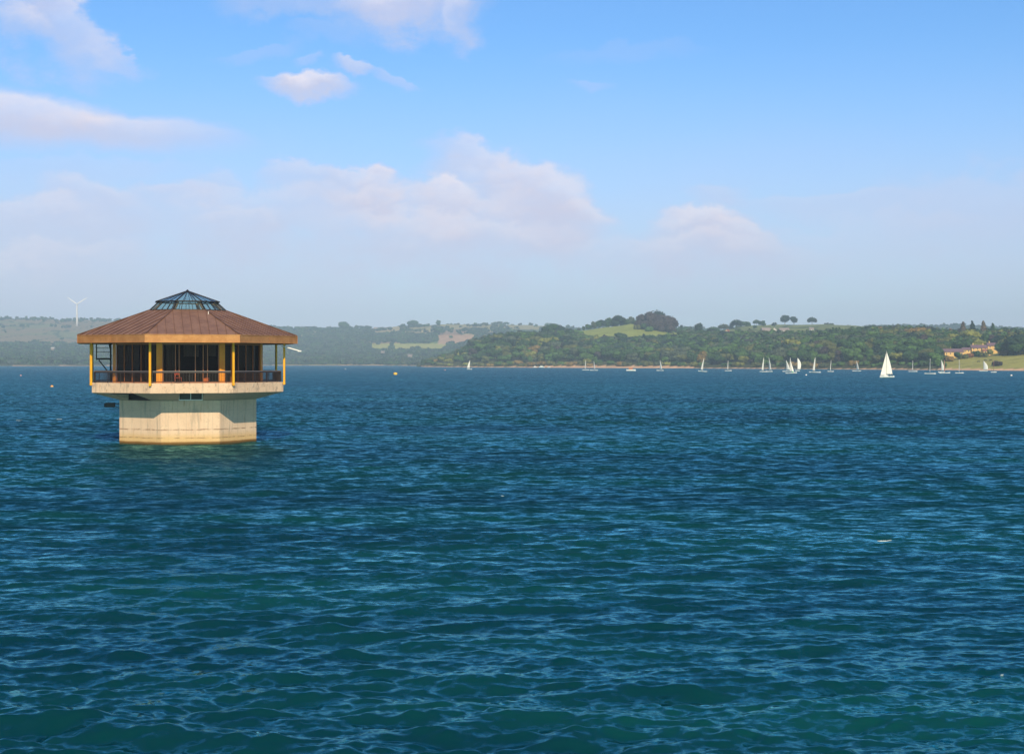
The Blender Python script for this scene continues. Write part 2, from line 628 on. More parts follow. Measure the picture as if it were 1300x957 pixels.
def ground(xp, Y):
    """terrain height; xp = photograph column (bearing), Y depth"""
    xp = np.atleast_1d(np.asarray(xp, float))
    Y = np.atleast_1d(np.asarray(Y, float))
    zf, _ = interp_cols(FP, xp, Y)
    zp, _ = interp_cols(PP, xp, Y)
    zp = np.where(xp < 528, -8, zp)
    z = np.maximum(zf, zp)
    X = (xp - 650) / FPX * Y
    n = lump(X, Y / K, 180, 3) * 1.3 + lump(X, Y / K, 60, 4) * .4
    z = z + n * np.clip((z - 2) / 12, 0, 1)
    sh = lump(X, Y / K, 55, 9) * .55
    return z + np.where(np.abs(z) < 3, sh * .6, 0), zp > zf


def gz(x, Y):
    return float(ground([x], [Y])[0][0])


def bank_y(x):
    """first depth where land rises out of the water at this bearing"""
    Ys = np.arange(690, 2100, 4.0) * K
    z, _ = ground(np.full(len(Ys), x), Ys)
    i = np.argmax(z > .25)
    return Ys[i]


def field_colors(xp, Yt, z, isP):
    X = (xp - 650) / FPX * Yt
    Y = Yt / K
    r = np.random.default_rng(21)
    n = 1500
    cx = r.uniform(-3500, 3500, n)
    cy = r.uniform(600, 4500, n)
    pal = np.array([(.30, .27, .12), (.10, .17, .045), (.16, .20, .06), (.28, .19, .12), (.075, .13, .04), (.36, .30, .15), (.14, .17, .07)])
    pc = pal[r.integers(0, len(pal), n)]
    col = np.zeros((len(X), 3))
    wx = X + lump(X, Y, 90, 31) * 8
    wy = Y + lump(X, Y, 90, 32) * 8
    for s in range(0, len(X), 4000):
        e = s + 4000
        dx = (wx[s:e, None] - cx[None]) ** 2 + ((wy[s:e, None] - cy[None]) * .8) ** 2
        i = np.argmin(dx, 1)
        d1 = np.take_along_axis(dx, i[:, None], 1)[:, 0] ** .5
        part = np.partition(dx, 1, 1)[:, 1] ** .5
        c = pc[i]
        hedge = (part - d1) < 7
        c = np.where(hedge[:, None], np.array((.03, .055, .02)), c)
        col[s:e] = c
    ypx = HY - (z - CAMH) / Yt * FPX

    def setc(m, c):
        col[m] = c
    # brown pasture on the far left hillside
    m = (~isP) & (xp < 330) & (Y > 2350)
    hed = (col[:, 0] < .05)
    setc(m & ~hed, (.20, .155, .085))
    m2 = m & ~hed & (lump(X, Y, 260, 77) > .5)
    setc(m2, (.16, .17, .075))
    m = (~isP) & (xp < 330) & (Y < 2350)
    setc(m, (.06, .08, .035))
    # pale green meadow and the pinkish stubble field left of the promontory
    m = (~isP) & (xp > 466) & (xp < 566) & (ypx < 446) & (ypx > 436)
    setc(m, (.33, .34, .09))
    m = (~isP) & (xp > 555) & (xp < 600) & (ypx < 437) & (ypx > 425)
    setc(m, (.44, .28, .17))
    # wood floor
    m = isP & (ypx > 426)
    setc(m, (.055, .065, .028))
    # knoll
    m = isP & (xp > 728) & (xp < 875) & (ypx <= 427.5)
    setc(m, (.25, .29, .06))
    m = isP & (xp > 866) & (xp < 1110) & (ypx <= 426) & (Y < 1800)
    setc(m & (col[:, 0] > .05), (.17, .20, .055))
    # lawn below the lodge
    m = isP & (xp > 1196 + lump(X, Y, 30, 5) * 3) & (Y < 905)
    setc(m, (.31, .30, .07))
    # beach along the waterline
    bw = .55 + .5 * lump(X, Y, 160, 8) + np.where((xp > 690) & (xp < 880), 1.9, 0) + np.where(xp > 1190, 1.2, 0)
    m = (z < np.clip(bw, .2, 3.6)) & (z > -8)
    setc(m, (.62, .40, .24))
    return col


def ground_mat(t, b):
    a = t.new('ShaderNodeAttribute', attribute_name='tint')
    geo = t.new('ShaderNodeNewGeometry')
    n = t.noise(geo.outputs['Position'], .06, 6, .65)
    n2 = t.noise(geo.outputs['Position'], .5, 4, .6)
    f = t.m('MULTIPLY', t.lin(n, .3, .7, .72, 1.28), t.lin(n2, .3, .7, .85, 1.15))
    c = t.v('SCALE', a.outputs['Color'], scale=f)
    t.l.new(c, b.inputs['Base Color'])


M_ground = mat('ground_fields', rough=.95, build=ground_mat, spec=.1)


def build_ground():
    xs = np.concatenate([np.linspace(-2500, -90, 50)[:-1], np.arange(-90, 1400, 2.6), np.linspace(1400, 3800, 50)])
    Ys = np.concatenate([np.arange(560, 1480, 7.0), np.arange(1480, 2700, 16.0), np.arange(2700, 4200, 32.0)]) * K
    XX, YY = np.meshgrid(xs, Ys)
    xf, yf = XX.ravel(), YY.ravel()
    z, isP = ground(xf, yf)
    Xw = (xf - 650) / FPX * yf
    col = field_colors(xf, yf, z, isP)
    V = np.stack([Xw, yf, z], -1)
    nr, nc = XX.shape
    idx = np.arange(nr * nc).reshape(nr, nc)
    F = np.stack([idx[:-1, :-1], idx[:-1, 1:], idx[1:, 1:], idx[1:, :-1]], -1).reshape(-1, 4)
    o = mesh_np('ground', V, F, M_ground, None, True)
    at_ = o.data.attributes.new('tint', 'FLOAT_COLOR', 'POINT')
    at_.data.foreach_set('color', np.concatenate([col, np.ones((len(col), 1))], 1).astype(np.float32).ravel())
    tag(o, kind='structure')


build_ground()


# ------------------------------------------------------------------ TREES
def foliage_mat(name, attr):
    def f(t, b):
        geo = t.new('ShaderNodeNewGeometry')
        n = t.noise(geo.outputs['Position'], .35, 4, .6)
        if attr:
            a = t.new('ShaderNodeAttribute', attribute_name='tint')
            c = a.outputs['Color']
        else:
            oi = t.new('ShaderNodeObjectInfo')
            c = oi.outputs['Color']
        c = t.v('SCALE', c, scale=t.lin(n, .3, .7, .6, 1.45))
        t.l.new(c, b.inputs['Base Color'])
        b.inputs['Roughness'].default_value = .7
        b.inputs['Specular IOR Level'].default_value = .2
    return mat(name, build=f)


M_fol = foliage_mat('foliage', False)
M_fol_s = foliage_mat('foliage_mass', True)


def bark_mat(t, b):
    geo = t.new('ShaderNodeNewGeometry')
    n = t.noise(t.mapping(geo.outputs['Position'], (1, 1, .3)), 3, 4, .6)
    t.l.new(t.mix(n, (.05, .04, .03), (.14, .11, .085)), b.inputs['Base Color'])


M_bark = mat('bark', rough=.9, build=bark_mat)


def quad_sphere(n):
    vs, fs = [], []
    for ax in range(3):
        for sg in (-1, 1):
            b0 = len(vs)
            for i in range(n + 1):
                for j in range(n + 1):
                    p = [0, 0, 0]
                    p[ax] = sg
                    p[(ax + 1) % 3] = -1 + 2 * i / n
                    p[(ax + 2) % 3] = -1 + 2 * j / n
                    v = np.array(p, float)
                    vs.append(v / np.linalg.norm(v))
            for i in range(n):
                for j in range(n):
                    q = [b0 + i * (n + 1) + j, b0 + (i + 1) * (n + 1) + j, b0 + (i + 1) * (n + 1) + j + 1, b0 + i * (n + 1) + j + 1]
                    fs.append(q if sg > 0 else q[::-1])
    return np.array(vs), np.array(fs)


def crown(kind, seed, leaves, leaf, core_n=2, core=.80):
    """unit crown: whole tree 1 tall, standing on z=0; returns verts, quads"""
    r = np.random.default_rng(seed)
    lobes = []
    if kind == 'round':
        lobes.append((np.array((0, 0, .60)), np.array((.36, .36, .36))))
        for i in range(7):
            a = r.random() * 6.28
            q = .20 + .10 * r.random()
            lobes.append((np.array((math.cos(a) * .24, math.sin(a) * .24, .38 + .42 * r.random())), np.array((q, q, q * .85))))
    elif kind == 'broad':
        lobes.append((np.array((0, 0, .62)), np.array((.46, .46, .30))))
        for i in range(10):
            a = r.random() * 6.28
            q = .19 + .09 * r.random()
            lobes.append((np.array((math.cos(a) * .34, math.sin(a) * .34, .45 + .32 * r.random())), np.array((q, q, q * .8))))
    elif kind == 'tall':
        for i in range(8):
            a = r.random() * 6.28
            zz = .30 + .58 * i / 7
            q = .24 * (1 - .5 * abs(zz - .55)) * (.8 + .4 * r.random())
            lobes.append((np.array((math.cos(a) * .09, math.sin(a) * .09, zz)), np.array((q, q, q * 1.0))))
    elif kind == 'bush':
        for i in range(7):
            a = r.random() * 6.28
            q = .32 + .16 * r.random()
            lobes.append((np.array((math.cos(a) * .42, math.sin(a) * .42, .36 + .16 * r.random())), np.array((q, q, q))))
    elif kind == 'conifer':
        for i in range(9):
            zz = .16 + .80 * i / 8
            q = .235 * (1 - zz) ** .8 + .03
            lobes.append((np.array((0, 0, zz)), np.array((q, q, .07))))
    V, F = [], []
    n0 = 0
    qs, qf = quad_sphere(core_n)
    for (c, s) in lobes:
        disp = 1 + .22 * (r.random(len(qs)) - .5)
        # keep the seams of the sphere closed
        key = np.round(qs * 50).astype(int)
        dd = {}
        for i, kk in enumerate(map(tuple, key)):
            disp[i] = dd.setdefault(kk, disp[i])
        v = c + qs * s * core * disp[:, None]
        V.append(v)
        F.append(qf + n0)
        n0 += len(v)
    area = np.array([s[0] * s[2] for _, s in lobes])
    pick = r.choice(len(lobes), leaves, p=area / area.sum())
    for i in pick:
        c, s = lobes[i]
        d = r.normal(size=3)
        d /= np.linalg.norm(d)
        p = c + d * s * (.80 + .30 * r.random())
        if p[2] < .06:
            continue
        nrm = d + r.normal(size=3) * .45 + np.array((0, 0, .25))
        nrm /= np.linalg.norm(nrm)
        t1 = np.cross(nrm, r.normal(size=3))
        t1 /= np.linalg.norm(t1)
        t2 = np.cross(nrm, t1)
        L = leaf * (.55 + .9 * r.random())
        q = [p - t1 * L - t2 * L * .7, p + t1 * L - t2 * L * .5, p + t1 * L * .8 + t2 * L, p - t1 * L * .7 + t2 * L * .8]
        V.append(np.array(q))
        F.append(np.array([[0, 1, 2, 3]]) + n0)
        n0 += 4
    return np.concatenate(V), np.concatenate(F)


def trunk_mb(kind):
    m = MB()
    top = {'round': .55, 'broad': .55, 'tall': .75, 'bush': .3, 'conifer': .95}[kind]
    m.tube([(0, 0, -.06), (.005, 0, .05), (-.008, .005, top * .5), (0, 0, top)], [.030, .024, .018, .008], 7)
    if kind in ('round', 'broad', 'tall'):
        for i in range(5):
            a = i * 2.4 + .5
            z0 = .16 + .06 * i
            m.tube([(0, 0, z0), (.12 * math.cos(a), .12 * math.sin(a), z0 + .12), (.22 * math.cos(a), .22 * math.sin(a), z0 + .20)], [.013, .009, .005], 5)
    return m


GREENS = {
    'dark green': (.032, .076, .022), 'mid green': (.062, .130, .028), 'olive': (.10, .115, .034), 'grey green': (.070, .095, .055),
    'golden brown': (.22, .155, .045), 'yellow green': (.185, .20, .040), 'copper brown': (.050, .040, .040), 'rusty orange': (.22, .10, .04),
    'blackish green': (.014, .036, .020)}

PROTO = {}
for kind in ('round', 'broad', 'tall', 'bush', 'conifer'):
    for s in range(2):
        cv, cf = crown(kind, 10 * len(PROTO) + s, 620 if kind != 'conifer' else 420, .040 if kind != 'bush' else .07, 3, .84)
        root = empty('tree')
        c = mesh_np('crown', cv, cf, M_fol, root)
        tr = trunk_mb(kind).build('trunk', M_bark, root, smooth=True)
        PROTO[(kind, s)] = root
USED = set()
NTREE = [0]


def plant_tree(kind, x, Y, h, color, label, group=None, wide=1.0, cat='tree', name='tree', s=None, z=None):
    s = random.randrange(2) if s is None else s
    p = PROTO[(kind, s)]
    if (kind, s) in USED:
        o = copy_tree(p)
        o.name = name
    else:
        USED.add((kind, s))
        o = p
        o.name = name
    for k_ in ('group',):
        if k_ in o:
            del o[k_]
    z = gz(x, Y) if z is None else z
    o.location = ((x - 650) / FPX * Y, Y, z - .1)
    o.scale = (h * wide, h * wide, h)
    o.rotation_euler = (0, 0, random.random() * 6.28)
    tag(o, label, cat, group)
    c = GREENS[color] if isinstance(color, str) else color
    j = .86 + .28 * random.random()
    for ch in o.children:
        if 'crown' in ch.name:
            ch.color = (c[0] * j, c[1] * j, c[2] * j, 1)
    NTREE[0] += 1
    return o


# --- skyline trees that one can tell apart: kind, x, base y at depth Y, top y, colour, label
def sky_tree(kind, x, Y, ytop, color, label, wide=1.0, group=None, cat='tree'):
    Y = Y * K
    z = gz(x, Y)
    ztop = CAMH + (HY - ytop) / FPX * Y
    h = max(ztop - z, 5.0)
    return plant_tree(kind, x, Y, h, color, label, group, wide, cat)


sky_tree('round', 996.5, 1690, 399.8, 'blackish green', 'tallest of the three lone round trees on the green ridge, left one', 1.05)
sky_tree('round', 1008, 1692, 401.5, 'blackish green', 'middle one of three lone trees on the green ridge, close to the tallest', 1.05)
sky_tree('broad', 1031, 1690, 401.7, 'blackish green', 'flat-bottomed lone tree standing apart at the right on the green ridge', 1.05)
sky_tree('broad', 960.5, 1640, 405.2, 'dark green', 'small umbrella-shaped tree just above the pale farm sheds', 1.1)
sky_tree('round', 959, 1500, 412.5, 'dark green', 'dark rounded tree directly below the umbrella-shaped ridge tree', 1.3)
sky_tree('broad', 935, 1560, 404.8, 'blackish green', 'tallest tree of the dark clump behind the cream farmhouse', 1.3)
sky_tree('broad', 943.5, 1560, 407.5, 'dark green', 'middle tree of the dark clump behind the cream farmhouse', 1.2)
sky_tree('round', 950, 1560, 408.2, 'dark green', 'right tree of the dark clump behind the cream farmhouse', 1.1)
sky_tree('broad', 919, 1500, 410.5, 'grey green', 'hazy broad tree left of the dark clump behind the farmhouse', 1.5)
sky_tree('broad', 905.5, 1450, 414.0, 'dark green', 'low broad tree right of the pointed dark tree on the skyline', 1.7)
sky_tree('tall', 887, 1360, 411.5, 'blackish green', 'pointed dark tree with a rounded top right of the yellow paddock', 1.35)
sky_tree('broad', 866, 1560, 412.0, 'dark green', 'low dark tree showing over the paddock right of the copper clump', 1.5)
sky_tree('broad', 875, 1560, 413.5, 'grey green', 'small hazy tree at the right end of the yellow paddock', 1.4)
# knoll
sky_tree('round', 785, 1452, 400.0, 'blackish green', 'round dark tree rising above the belt on the grassy knoll', 1.25)
BELT = ['short upright tree beginning the dark belt on the knoll', 'rounded tree near the left end of the knoll belt', 'hazier upright tree in the left part of the knoll belt', 'rounded tree left of centre in the knoll belt',
        'blackish rounded tree at the middle of the knoll belt', 'upright tree right of the belt\'s blackish middle tree', 'rounded tree touching the left side of the tallest belt tree', 'rounded tree touching the right side of the tallest belt tree',
        'hazier upright tree right of the tallest belt tree', 'last dark tree of the belt before the copper clump', 'lowest tree at the far left end of the knoll belt']
for i, (x, t, k, c) in enumerate([(741, 414.8, 'tall', 'dark green'), (747.5, 412, 'round', 'dark green'), (754, 409.5, 'tall', 'grey green'), (760, 407.5, 'round', 'dark green'),
                                  (766, 406.2, 'round', 'blackish green'), (772.5, 405, 'tall', 'dark green'), (778.5, 404, 'round', 'dark green'), (793, 403.8, 'round', 'dark green'),
                                  (800.5, 404.2, 'tall', 'grey green'), (806, 406.5, 'round', 'dark green'), (735, 417, 'round', 'grey green')]):
    sky_tree(k, x, 1462, t - .6, c, BELT[i], 1.25, 'tree belt on the grassy knoll')
sky_tree('bush', 815, 1385, 405.0, 'copper brown', 'low copper tree filling the left foot of the great knoll clump', 1.0)
sky_tree('round', 839, 1375, 402.0, 'copper brown', 'dense copper tree in the front middle of the great knoll clump', 1.2)
sky_tree('bush', 829, 1372, 406.5, 'copper brown', 'low copper tree under the middle of the great knoll clump', 1.0)
sky_tree('bush', 846, 1370, 407.5, 'copper brown', 'low copper tree under the right half of the great knoll clump', 1.0)
sky_tree('broad', 817, 1400, 397.5, 'copper brown', 'left copper-leaved tree of the great clump on the knoll', 1.0)
sky_tree('round', 829, 1390, 395.0, 'copper brown', 'middle copper-leaved tree of the great clump on the knoll', 1.0)
sky_tree('broad', 834.5, 1425, 392.4, 'blackish green', 'tallest green-topped tree at the back of the great knoll clump', .9)
sky_tree('broad', 845, 1385, 398.5, 'copper brown', 'dark purple-brown tree at the right of the great knoll clump', 1.05)
sky_tree('round', 852, 1380, 405.0, 'copper brown', 'lowest copper tree closing the right end of the great knoll clump', 1.2)
sky_tree('bush', 824, 1360, 413.5, 'mid green', 'bright green bush in front of the copper clump on the knoll', .9, cat='bush')
sky_tree('bush', 808.5, 1372, 411.5, 'olive', 'small olive bush on the sunlit grass of the knoll', .8, cat='bush')
sky_tree('round', 816.5, 1372, 410.0, 'dark green', 'dark tree at the left foot of the copper clump', 1.1)
# tree tops near the two ends of the wood
sky_tree('round', 699, 1370, 410.5, 'dark green', 'left tree of the dark pair at the top of the promontory wood', 1.3)
sky_tree('round', 707, 1370, 411.0, 'blackish green', 'right tree of the dark pair at the top of the promontory wood', 1.3)
sky_tree('broad', 717, 1370, 415.5, 'grey green', 'hazy broad tree right of the dark pair above the promontory', 1.3)
# big dark crowns right of the ridge
for i, (x, Y, t, k, c, l) in enumerate([
        (1083, 1120, 415.8, 'broad', 'blackish green', 'left tree of the dark crest above the gold shore bushes'),
        (1093, 1120, 413.8, 'broad', 'dark green', 'second tree of the dark crest above the gold shore bushes'),
        (1103, 1125, 413.0, 'round', 'blackish green', 'third tree of the dark crest above the gold shore bushes'),
        (1113, 1125, 412.2, 'broad', 'blackish green', 'tallest tree of the dark crest, up left of the big white sail'),
        (1126, 1130, 414.5, 'round', 'mid green', 'green crown on the skyline straight above the big white sail'),
        (1140, 1130, 413.0, 'tall', 'grey green', 'grey green crown on the skyline right of the big white sail'),
        (1152, 1130, 412.5, 'round', 'mid green', 'rounded crown peaking over the woods above the moored boats'),
        (1174, 1080, 413.0, 'conifer', 'blackish green', 'narrow dark conifer poking up in the right-hand wood'),
        (1222.5, 1080, 408.5, 'conifer', (.115, .085, .05), 'brownish conifer, left of the four skyline conifers above the lodge'),
        (1234.5, 1080, 407.8, 'conifer', 'blackish green', 'darkest conifer, second of the four skyline conifers above the lodge'),
        (1248.5, 1080, 407.5, 'conifer', (.115, .085, .05), 'tallest brownish conifer, third of the four above the lodge'),
        (1260.5, 1080, 410.5, 'conifer', 'dark green', 'wide green conifer, right of the four above the lodge'),
        (1284, 960, 421.5, 'round', 'rusty orange', 'rust-red autumn tree at the far right above the lodge lawn'),
        (1231, 960, 416.0, 'broad', 'yellow green', 'bright yellow green tree behind the lodge'),
        (1208, 960, 423.0, 'round', 'yellow green', 'pale yellow green tree above the slate-roofed lodge wing'),
        (1171.5, 930, 425.5, 'tall', 'copper brown', 'tall brown-leaved tree in the middle of the right-hand wood'),
        (1139, 905, 442.5, 'bush', 'golden brown', 'bright golden bush glowing on the slope right of the big sail'),
        (1163, 905, 441.0, 'bush', 'golden brown', 'wide golden bush on the slope left of the lodge'),
        (1253, 960, 424.0, 'broad', 'mid green', 'broad green tree between the lodge buildings and the conifers'),
        (1296, 850, 420.0, 'broad', 'blackish green', 'very dark big tree cut by the right edge'),
        (1280, 862, 431.0, 'round', 'blackish green', 'very dark rounded tree right of the lodge'),
        (1291, 845, 433.0, 'broad', 'dark green', 'dark tree in front of the very dark one at the right edge'),
        (1271.5, 872, 431.0, 'tall', 'olive', 'olive tree against the right gable of the lodge'),
        (1266.5, 790, 459.5, 'bush', 'copper brown', 'dark brown bush on the beach below the lodge lawn')]):
    sky_tree(k, x, Y, t, c, l, 1.15 if k != 'conifer' else 1.0, cat='bush' if k == 'bush' else 'tree')
# far ridge, beyond the field
for (x, Y, t, k, l, wd) in [(524.5, 2880, 405.6, 'broad', 'blue-grey rounded tree standing alone on the far skyline', 1.5), (556.5, 2860, 407.0, 'tall', 'slim blue-grey tree on the far skyline, right of the rounded one', 1.6),
                            (541, 2800, 411.0, 'broad', 'low blue-grey tree between the two lone far skyline trees', 1.5), (436.5, 2950, 408.0, 'round', 'blue-grey tree topping the far wood right of the tower roof', 1.3),
                            (558, 2600, 415.0, 'round', 'hazy round tree at the top corner of the pinkish field', 1.8)]:
    sky_tree(k, x, Y, t, 'dark green', l, wd)

for (x, Y, t, k, c, l) in [
        (1216.5, 850, 446.5, 'round', 'dark green', 'small dark tree standing before the right end of the low lodge wing'),
        (1222.5, 853, 448.5, 'bush', 'olive', 'olive shrub between the low lodge wing and the taller house'),
        (1199, 850, 449.0, 'bush', 'dark green', 'dark shrub hiding the left corner of the low lodge wing'),
        (1207, 846, 451.0, 'bush', 'golden brown', 'brownish shrub on the slope under the low lodge wing'),
        (1240, 862, 444.5, 'bush', 'dark green', 'dark shrub against the wall of the taller house'),
        (1257.5, 858, 443.0, 'round', 'yellow green', 'yellow green round tree in front of the right-hand stone house'),
        (1230, 858, 448.0, 'bush', 'rusty orange', 'rusty shrub on the terrace below the taller house'),
        (1249, 856, 448.0, 'bush', 'olive', 'olive shrub below the tiled outbuilding'),
        (1274, 858, 445.0, 'bush', 'golden brown', 'golden shrub at the top right edge of the lawn')]:
    sky_tree(k, x, Y, t, c, l, 1.1, cat='bush' if k == 'bush' else 'tree')

# --- the promontory wood
ZONES = [(575, 'at the promontory tip'), (610, 'near the promontory tip'), (670, 'in mid promontory'), (730, 'right of mid promontory'), (775, "below the knoll's left end"), (820, 'below the grassy knoll'), (865, 'below the copper clump'), (905, 'left of the cream farmhouse'), (960, 'below the cream farmhouse'),
         (995, 'behind the close pair'), (1025, 'behind the cluster of sails'), (1060, 'right of the sail cluster'), (1100, 'below the dark crest'), (1140, 'behind the big white sail'), (1165, 'right of the big white sail'), (1195, 'left of the lodge'), (1235, 'by the low lodge wing'), (1400, 'right of the lodge')]


def zone(x):
    for e, n in ZONES:
        if x < e:
            return n
    return ZONES[-1][1]


def wood_points():
    pts = []
    r = np.random.default_rng(5)
    xs = np.arange(534, 1330, 1.0)
    sh = {int(x): bank_y(x) / K for x in xs}
    _, yy = interp_cols(PP, xs, np.full(len(xs), 1000.))
    yy = yy / K
    row = {int(x): yy[i] for i, x in enumerate(xs)}
    Yv = 735.0
    while Yv < 1420:
        sp = 9.6 if Yv < 1250 else 10.5
        stepx = sp / Yv * FPX / K
        x = 534 + r.random() * stepx
        while x < 1328:
            xx = x + (r.random() - .5) * stepx * .9
            Yj = Yv + (r.random() - .5) * sp * 1.1
            xi = int(min(max(xx, 534), 1329))
            s0 = sh[xi]
            crest = row[xi][5] + 15        # second table point
            if xi > 865:
                crest = row[xi][5] + (60 if xi > 1050 else 70)
            ok = (Yj > s0 + 9) and (Yj < crest)
            if 535 < xi < 735:
                ok = (Yj > s0 + 8) and (Yj < row[xi][6] + 10)
            if xi >= 1196 + 4 * math.sin(Yj * .05):
                ok = Yj > 915 and Yj < row[xi][6] - 20
                if xi > 1276:
                    ok = Yj > 850 and Yj < row[xi][6] - 20
            if xi > 1100 and xi < 1196:
                ok = (Yj > s0 + 9) and (Yj < row[xi][6] - 20)
            if ok:
                pts.append((xx, Yj * K, s0 * K))
            x += stepx
        Yv += sp
    return pts


wp = wood_points()
xa = np.array([p[0] for p in wp])
ya = np.array([p[1] for p in wp])
sa = np.array([p[2] for p in wp])
za, _ = ground(xa, ya)
rr = np.random.default_rng(99)
nW = len(wp)
frontness = (ya - sa) / K
hgt = np.clip(8.5 + (frontness / 22.0) * 1.7 + rr.normal(0, 2.2, nW), 5.0, 15.0)
hgt = np.where((xa < 600), np.minimum(hgt, 9.5), hgt)
kinds = np.where(frontness < 22, 'bush', 'round').astype(object)
q = rr.random(nW)
kinds = np.where((frontness >= 22) & (q < .3), 'broad', kinds)
kinds = np.where((frontness >= 22) & (q > .72), 'tall', kinds)
kinds = np.where((frontness >= 40) & (q > .985), 'conifer', kinds)
hgt = np.where(kinds == 'bush', 4.2 + 2.2 * rr.random(nW), hgt)
hgt = np.where((kinds == 'conifer'), hgt + 2, hgt)
cn = list(GREENS.keys())
Xw_ = (xa - 650) / FPX * ya
patch = lump(Xw_, ya / K, 120, 55)


def pick_color(i):
    f = frontness[i]
    u = rr.random()
    if f < 24:
        w_ = [.14, .22, .27, .12, .13, .10, .01, .01, 0]
    elif f < 70:
        w_ = [.38, .24, .14, .12, .012, .035, .02, .002, .07]
    else:
        w_ = [.44, .20, .04, .16, 0, .01, .01, 0, .14]
    if xa[i] > 1120:
        w_ = [.36, .26, .12, .09, .02, .06, .03, .004, .09]
    if patch[i] > .9 and f > 24:
        w_ = [.25, .15, .25, .25, .03, .07, .03, 0, 0]
    w_ = np.cumsum(w_) / np.sum(w_)
    return cn[int(np.searchsorted(w_, u))]


colr = [pick_color(i) for i in range(nW)]
WID = {'round': .42, 'broad': .52, 'tall': .27, 'bush': .75, 'conifer': .24}
# how much of each tree shows: walk from the front to the back over a skyline buffer
buf = np.full(1400, 470.0)
show = np.zeros(nW)
for i in np.argsort(ya):
    top = HY - (za[i] + hgt[i] - CAMH) / ya[i] * FPX
    hw = WID[kinds[i]] * hgt[i] / ya[i] * FPX
    a, b = int(max(xa[i] - hw, 0)), int(min(xa[i] + hw + 1, 1399))
    if b <= a:
        continue
    vis = np.clip(buf[a:b] - top, 0, hgt[i] / ya[i] * FPX)
    if xa[i] < 1306:
        show[i] = vis.sum()
    buf[a:b] = np.minimum(buf[a:b], top + 1)
order = np.argsort(-show)
NIND = 232
ind = order[:NIND]
rest = [i for i in order[NIND:] if show[i] > -1]


def band(i):
    f = frontness[i]
    return 'on the shoreline' if f < 24 else ('low in the wood' if f < 70 else 'high in the wood')


ORD = ['first', 'second', 'third', 'fourth', 'fifth', 'sixth', 'seventh', 'eighth', 'ninth']
NUM = ['', 'one', 'two', 'three', 'four', 'five', 'six', 'seven', 'eight', 'nine']
SHAPE = {'round': 'rounded', 'broad': 'broad-crowned', 'tall': 'upright', 'bush': 'low bushy', 'conifer': 'pointed'}
by_key = {}
for i in ind:
    head = f"{SHAPE[kinds[i]]} {colr[i]} {'conifer' if kinds[i] == 'conifer' else 'tree'} {band(i)}"
    by_key.setdefault((head, zone(xa[i])), []).append(i)
for (head, zn), members in by_key.items():
    members.sort(key=lambda q_: xa[q_])
    for n_, i in enumerate(members):
        if len(members) == 1:
            lab = f"{head}, {zn}"
        elif len(members) == 2:
            lab = f"{head}, {'left' if n_ == 0 else 'right'} one {zn}"
        else:
            lab = f"{head}, {ORD[n_]} of {NUM[len(members)]} {zn}"
        plant_tree(kinds[i], xa[i], ya[i], hgt[i], colr[i], lab, 'trees of the promontory wood', 1.15 + .3 * random.random(), z=za[i])


def mass(name, xs, Ys, zs, hs, cols, kind_list, label, leaves=150, leaf=.06, core_n=2, variants=3):
    rr2 = np.random.default_rng(len(xs))
    temps = {k: [crown(k, 200 + v, leaves, leaf * (1.4 if k == 'bush' else 1), core_n, .86) for v in range(variants)] for k in set(kind_list)}
    VV, FF, CC = [], [], []
    n0 = 0
    for i in range(len(xs)):
        v, f = temps[kind_list[i]][rr2.integers(variants)]
        a = rr2.random() * 6.28
        wd = 1.1 + .35 * rr2.random()
        c, s = math.cos(a), math.sin(a)
        h = hs[i]
        p = np.empty_like(v)
        p[:, 0] = (v[:, 0] * c - v[:, 1] * s) * h * wd + (xs[i] - 650) / FPX * Ys[i]
        p[:, 1] = (v[:, 0] * s + v[:, 1] * c) * h * wd + Ys[i]
        p[:, 2] = v[:, 2] * h + zs[i] - .15 * h
        VV.append(p)
        FF.append(f + n0)
        n0 += len(v)
        CC.append(np.repeat(np.array([[*cols[i], 1]]) * (.8 + .4 * rr2.random()), len(v), 0))
    o = mesh_np(name, np.concatenate(VV), np.concatenate(FF), M_fol_s)
    at_ = o.data.attributes.new('tint', 'FLOAT_COLOR', 'POINT')
    at_.data.foreach_set('color', np.concatenate(CC).astype(np.float32).ravel())
    tag(o, label, 'woodland', kind='stuff')
    return o


mass('woodland', xa[rest], ya[rest], za[rest], hgt[rest], [GREENS[colr[i]] for i in rest], [kinds[i] for i in rest],
     'dense mixed wood filling the promontory behind its front trees', 170, .055)


